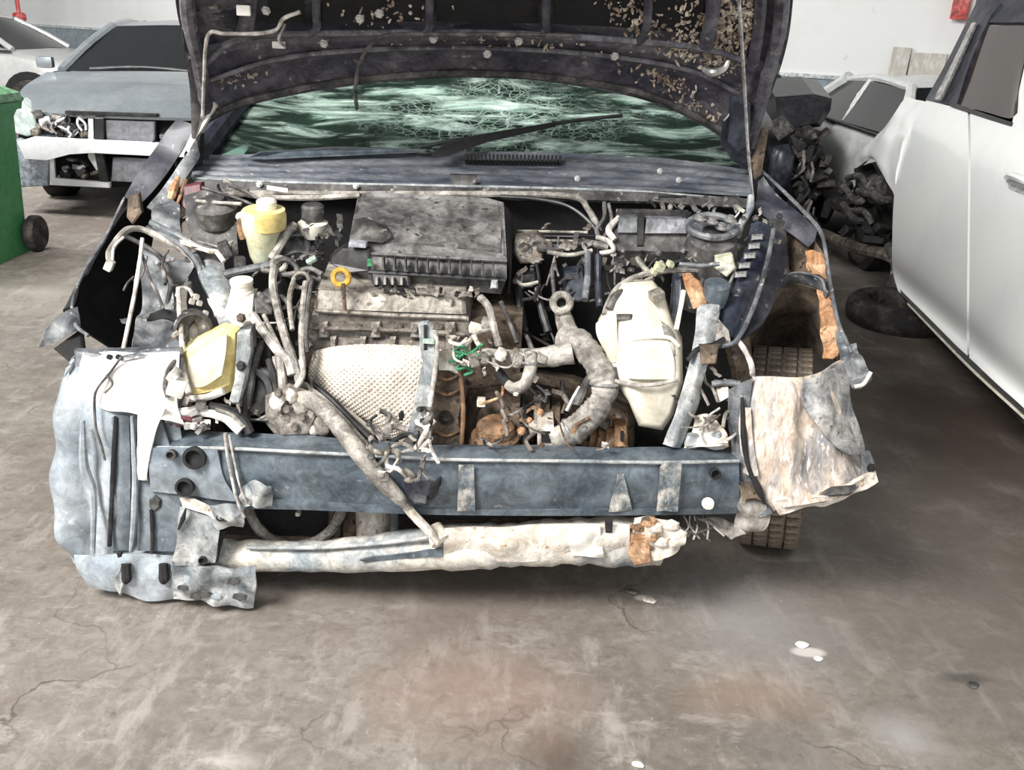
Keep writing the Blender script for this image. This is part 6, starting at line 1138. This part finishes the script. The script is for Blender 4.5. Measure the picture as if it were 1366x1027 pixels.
def gslab(name, pts, Y, d, m, inset=.01): return slab(name, [GP(a, b, Y) for a, b in pts], d, m, GC, inset=inset)
gslab('front_cavity', [(24, 150), (215, 156), (330, 160), (340, 240), (200, 250), (60, 250), (24, 200)], 6.62, .1, M['matte'])
WHT = mat('white_bumper_beam', (.80, .81, .82), (.66, .68, .70), 6, .5, .72, rough=.45, grime=.06)
gslab('bumper_beam', [(22, 190), (40, 184), (120, 188), (200, 192), (300, 196), (330, 200), (330, 212), (300, 212), (200, 208), (150, 206), (120, 204), (90, 206), (60, 214), (32, 212)], 6.38, .1, WHT, .015)
gslab('center_post', [(117, 158), (124, 158), (124, 206), (146, 240), (140, 246), (117, 210)], 6.5, .05, WHT)
gslab('center_post', [(126, 156), (138, 156), (138, 206), (146, 250), (134, 248), (126, 206)], 6.46, .06, M['black'])
gslab('radiator', [(140, 160), (206, 162), (206, 192), (142, 190)], 6.5, .06, mat('radiator_core', (.19, .195, .22), (.26, .26, .28), 30, rough=.6, grime=0.2))
gslab('radiator', [(150, 210), (196, 213), (192, 244), (148, 242)], 6.5, .06, mat('radiator_core', (.2, .2, .21)))
gslab('grille_bar', [(86, 148), (210, 152), (210, 156), (86, 152)], 6.46, .05, M['black'])
gslab('headlamp', [(8, 140), (26, 132), (44, 150), (52, 178), (36, 182), (14, 176)], 6.55, .15, mat('clouded_headlamp', (.42, .50, .48), (.62, .68, .66), 18, rough=.2, coat=.5, grime=0.2))
gslab('wing_piece', [(20, 186), (62, 204), (66, 214), (64, 248), (26, 250), (20, 220)], 6.46, .12, mat('blue_grey_wing', (.26, .31, .36), (.40, .43, .46), 10, rough=.45))
gslab('lower_frame', [(66, 206), (70, 206), (72, 238), (146, 244), (146, 251), (66, 247)], 6.44, .05, WHT)
for i in range(34):
    px, py = (random.uniform(48, 116), random.uniform(152, 184)) if i < 20 else (random.uniform(72, 140), random.uniform(210, 238))
    box('front_clutter', GP(px, py, 6.52), (random.uniform(.02, .08), .06, random.uniform(.015, .06)), random.choice([M['black'], M['dusty'], WHT, M['alud'], M['panel'], M['matte'], M['hose']]), GC, rot=(random.uniform(-.6, .6), random.uniform(-.8, .8), random.uniform(-.6, .6)))
for i in range(10):
    px, py = random.uniform(50, 112), random.uniform(154, 182)
    tube('front_wire', [GP(px, py, 6.48), GP(px + random.uniform(-12, 12), py + 8, 6.46), GP(px + random.uniform(-16, 16), py + 16, 6.48)], .008, random.choice([WHT, M['hose'], M['black']]), GC)
for i in range(12):
    px, py = random.uniform(205, 230), random.uniform(160, 240)
    box('front_clutter', GP(px, py, 6.5), (random.uniform(.03, .08), .06, random.uniform(.02, .08)), random.choice([M['black'], WHT, M['panel'], M['matte']]), GC, rot=(random.uniform(-.6, .6), random.uniform(-.8, .8), 0))
tube('wiper', [GP(120, 92, 7.5), GP(190, 90, 7.55), GP(260, 96, 7.5)], .015, M['black'], GC)
box('side_mirror', Vector((-.98, 1.25, .98)), (.13, .08, .09), SILV, GC, bev=.03)

# ---- far car at the left edge, white hatch and black wreck on the right
shell('silver_hatchback', (-5.35, 12.3, 0), R(90), 'pale silver car seen side-on at the left edge, behind the green bin', mat('pale_silver_paint', (.40, .41, .40), (.48, .48, .47), 2, rough=.35, coat=.3, grime=.06), L=3.8, Wd=1.6, zr=1.24, belt=.88, hz=.76, tz=.84, ws=(.9, 1.5), rw=(2.7, 3.3))
WHT2 = mat('white_hatch_paint', (.72, .75, .73), (.64, .67, .66), 2, rough=.35, coat=.3, grime=0.15)
WC = shell('white_hatchback', (2.98, 5.25, 0), R(1), 'small white hatchback behind the larger white car, by the wall', WHT2, L=2.75, Wd=1.36, zr=1.17, belt=.86, hz=.72, tz=.86, ws=(.5, .9), rw=(2.05, 2.5), bottom=.22)
BLK = mat('black_wreck_paint', (.012, .013, .017), (.03, .03, .034), 3, rough=.35, coat=.3)
BC = shell('black_wreck', (1.36, 6.15, 0), 0, 'black wrecked car behind the middle one, its front end torn open', BLK, L=3.0, Wd=1.44, zr=1.22, belt=.95, hz=.85, tz=.9, ws=(.75, 1.35), rw=(2.2, 2.7), glass=glass_mat('green_glass', (.08, .22, .15), False, .1, .3), bottom=.2)
def BP(px, py, Y): return W(px, py, Y) - Vector((1.36, 6.15, 0))
for i in range(44):
    px, py = random.uniform(1030, 1108), random.uniform(168, 298)
    if px > 1095 and py < 180: continue
    box('front_wreckage', BP(px, py, 6.02 + random.uniform(-.06, .1)), (random.uniform(.03, .14), .08, random.uniform(.02, .12)), random.choice([M['black'], M['matte'], M['matte'], M['rubber'], M['black'], M['apron'], M['hosed']]), BC, rot=(random.uniform(-.8, .8), random.uniform(-1, 1), random.uniform(-.6, .6)), bev=.006)
for i in range(12):
    px, py = random.uniform(1034, 1096), random.uniform(190, 280)
    tube('front_wire', [BP(px, py, 5.95), BP(px + random.uniform(-10, 10), py + 12, 5.93), BP(px + random.uniform(-14, 14), py + 26, 5.95)], random.uniform(.008, .014), random.choice([M['hosed'], M['black'], M['wire'], M['hose']]), BC)
lathe('air_tank', BP(1040, 232, 5.9), (0, 0, 1), [(.06, -.12), (.075, -.1), (.075, .12), (.06, .15)], M['apron'], BC)
slab('hood_edge', [BP(a, b, 5.98) for a, b in ((1036, 132), (1088, 128), (1112, 134), (1110, 150), (1096, 172), (1040, 178))], .4, BLK, BC, inset=.05, dirv=(0, 1, .25))

# =================================================================== loose things
# green wheelie bin at the left edge
bx = W(22, 250, 4.95).x - .215
BN = root('wheelie_bin', (bx - .26, 5.15, 0), 'green plastic wheelie bin cut by the left edge of the picture', 'bin')
grn = mat('green_bin_plastic', (.06, .31, .11), (.08, .36, .14), 4, .4, .7, rough=.45, speck=(.2, .36, .22), spk=.72, grime=0.15)
def br(z, hw, y0, y1): return [Vector((bx - .26 - hw, y0, z)), Vector((bx - .26 + hw, y0, z)), Vector((bx - .26 + hw, y1, z)), Vector((bx - .26 - hw, y1, z))]
bm = add_loft(bmesh.new(), [br(.0, .235, 4.97, 5.42), br(.05, .24, 4.96, 5.43), br(.80, .265, 4.90, 5.46), br(.86, .275, 4.885, 5.47)])
bmesh.ops.bevel(bm, geom=[e for e in bm.edges if abs(e.verts[0].co.z - e.verts[1].co.z) > .2], offset=.04, segments=3, affect='EDGES')
part('bin_body', bm, grn, BN)
part('bin_rim', add_loft(bmesh.new(), [br(.84, .285, 4.875, 5.48), br(.88, .29, 4.87, 5.49)]), grn, BN, smooth=False)
lidm = mat('pale_green_lid', (.16, .36, .19), (.2, .38, .22), 6, rough=.4)
part('lid', add_loft(bmesh.new(), [br(.885, .285, 4.865, 5.5), br(.93, .28, 4.88, 5.5), br(.965, .22, 4.95, 5.44)]), lidm, BN, smooth=False)
tube('handle', [Vector((bx - .48, 5.52, .86)), Vector((bx - .48, 5.56, .9)), Vector((bx - .04, 5.56, .9)), Vector((bx - .04, 5.52, .86))], .016, grn, BN)
for s in (-.24, .275):
    part('wheel', add_lathe(bmesh.new(), Vector((bx - .26 + s - .02, 5.42, .11)), (1, 0, 0), [(.04, 0), (.10, 0), (.11, .01), (.11, .05), (.10, .06), (.04, .055)], 20), M['rubber'], BN)
tube('axle', [Vector((bx - .5, 5.42, .11)), Vector((bx + .03, 5.42, .11))], .012, M['black'], BN)

# tyre lying on the floor at the SUV's front
tp = Z(1196, 432, .0)
TY = part('loose_tyre', add_lathe(bmesh.new(), tp, (0, 0, 1), [(.17, .0), (.24, .0), (.27, .03), (.275, .07), (.27, .115), (.24, .14), (.17, .135), (.155, .10), (.155, .04)], 40), M['rubber'], None)
tag(TY, 'dusty tyre lying flat on the floor beside the white car sill', 'tyre')
# red post in front of the back wall
q = W(27, 30, 14.0)
RP = root('red_post', (q.x, 14.0, 0), 'thin red post standing at the back wall, top left corner', 'post')
tube('post', [Vector((q.x, 14, 0)), Vector((q.x, 14, 2.6))], .03, M['red'], RP, straight=True)
lathe('collar', Vector((q.x, 14, 1.16)), (0, 0, 1), [(.06, 0), (.09, .02), (.09, .1), (.06, .12)], M['red'], RP)
lathe('foot_plate', Vector((q.x, 14, 0)), (0, 0, 1), [(.14, 0), (.14, .012), (.05, .02)], M['red'], RP)
wp = WA + wn * .02
def WP(px, py, off=0.0): return PL(px, py, wp + wn * off, wn)
RF = root('red_fitting', WP(1283, 4), 'small red fitting on the wall just above the white car pillar, top right', 'fitting')
q = WP(1283, 4, .06)
box('housing', q, (.13, .10, .26), M['red'], RF, rot=(0, 0, wang), bev=.015)
box('mounting_bar', q - wdir * .0 + wn * .01 + Vector((0, 0, .15)), (.30, .06, .03), M['dusty'], RF, rot=(0, 0, wang))
# weathered boards leaning against the wall, top right
wp = WA + wn * .10
def WP(px, py, off=0.0): return PL(px, py, wp + wn * off, wn)
def vlean(px, top, off):
    b = WP(px, 130, off + .05); t = WP(px, top, off)
    return b, t
for i, (xa, xb, top, lab) in enumerate(((1190, 1214, 62, 'weathered grey-beige board against the right wall, narrow and on the left'), (1216, 1262, 70, 'weathered wide beige board against the right wall, beside the white car pillar'))):
    t0, t1 = WP(xa, top), WP(xb, top + 2)
    d_ = (t1 - t0); d_.z = 0
    foot = wn * .14
    bm = add_loft(bmesh.new(), [[Vector((t0.x, t0.y, 0)) + foot, Vector((t0.x, t0.y, 0)) + d_ + foot, Vector((t0.x, t0.y, 0)) + d_ + foot - wn * .02, Vector((t0.x, t0.y, 0)) + foot - wn * .02], [t0 - wn * .06, t1 - wn * .06, t1 - wn * .08, t0 - wn * .08]])
    tag(part('board', bm, M['wood'], None, smooth=False), lab, 'board')
# small chips on the floor
for (px, py, s, lab, k) in ((1070, 862, .013, 'largest pale chip on the open floor at the lower right', 'white'), (1092, 880, .009, 'small pale chip just below the largest one, lower right floor', 'white'), (866, 802, .014, 'pale chip of mud on the floor under the broken crossmember end', 'mud'),
                             (842, 790, .013, 'dark metal scrap on the floor under the broken crossmember end', 'alud'), (1298, 915, .011, 'dark chip on the bare floor near the lower right corner', 'dusty'), (850, 1021, .010, 'tiny white chip at the very bottom edge beside the oil stain', 'white')):
    c = Z(px, py, 0); bm = bmesh.new()
    bmesh.ops.create_icosphere(bm, subdivisions=2, radius=s)
    for v in bm.verts:
        v.co = Vector((v.co.x * 1.4, v.co.y, v.co.z * .25)) + Vector((noise.noise(v.co * 50 + c), noise.noise(v.co * 50 - c), 0)) * s * .5
        v.co += Vector((c.x, c.y, s * .25))
    o = part('floor_chip', bm, M[k], None); tag(o, lab, 'debris')
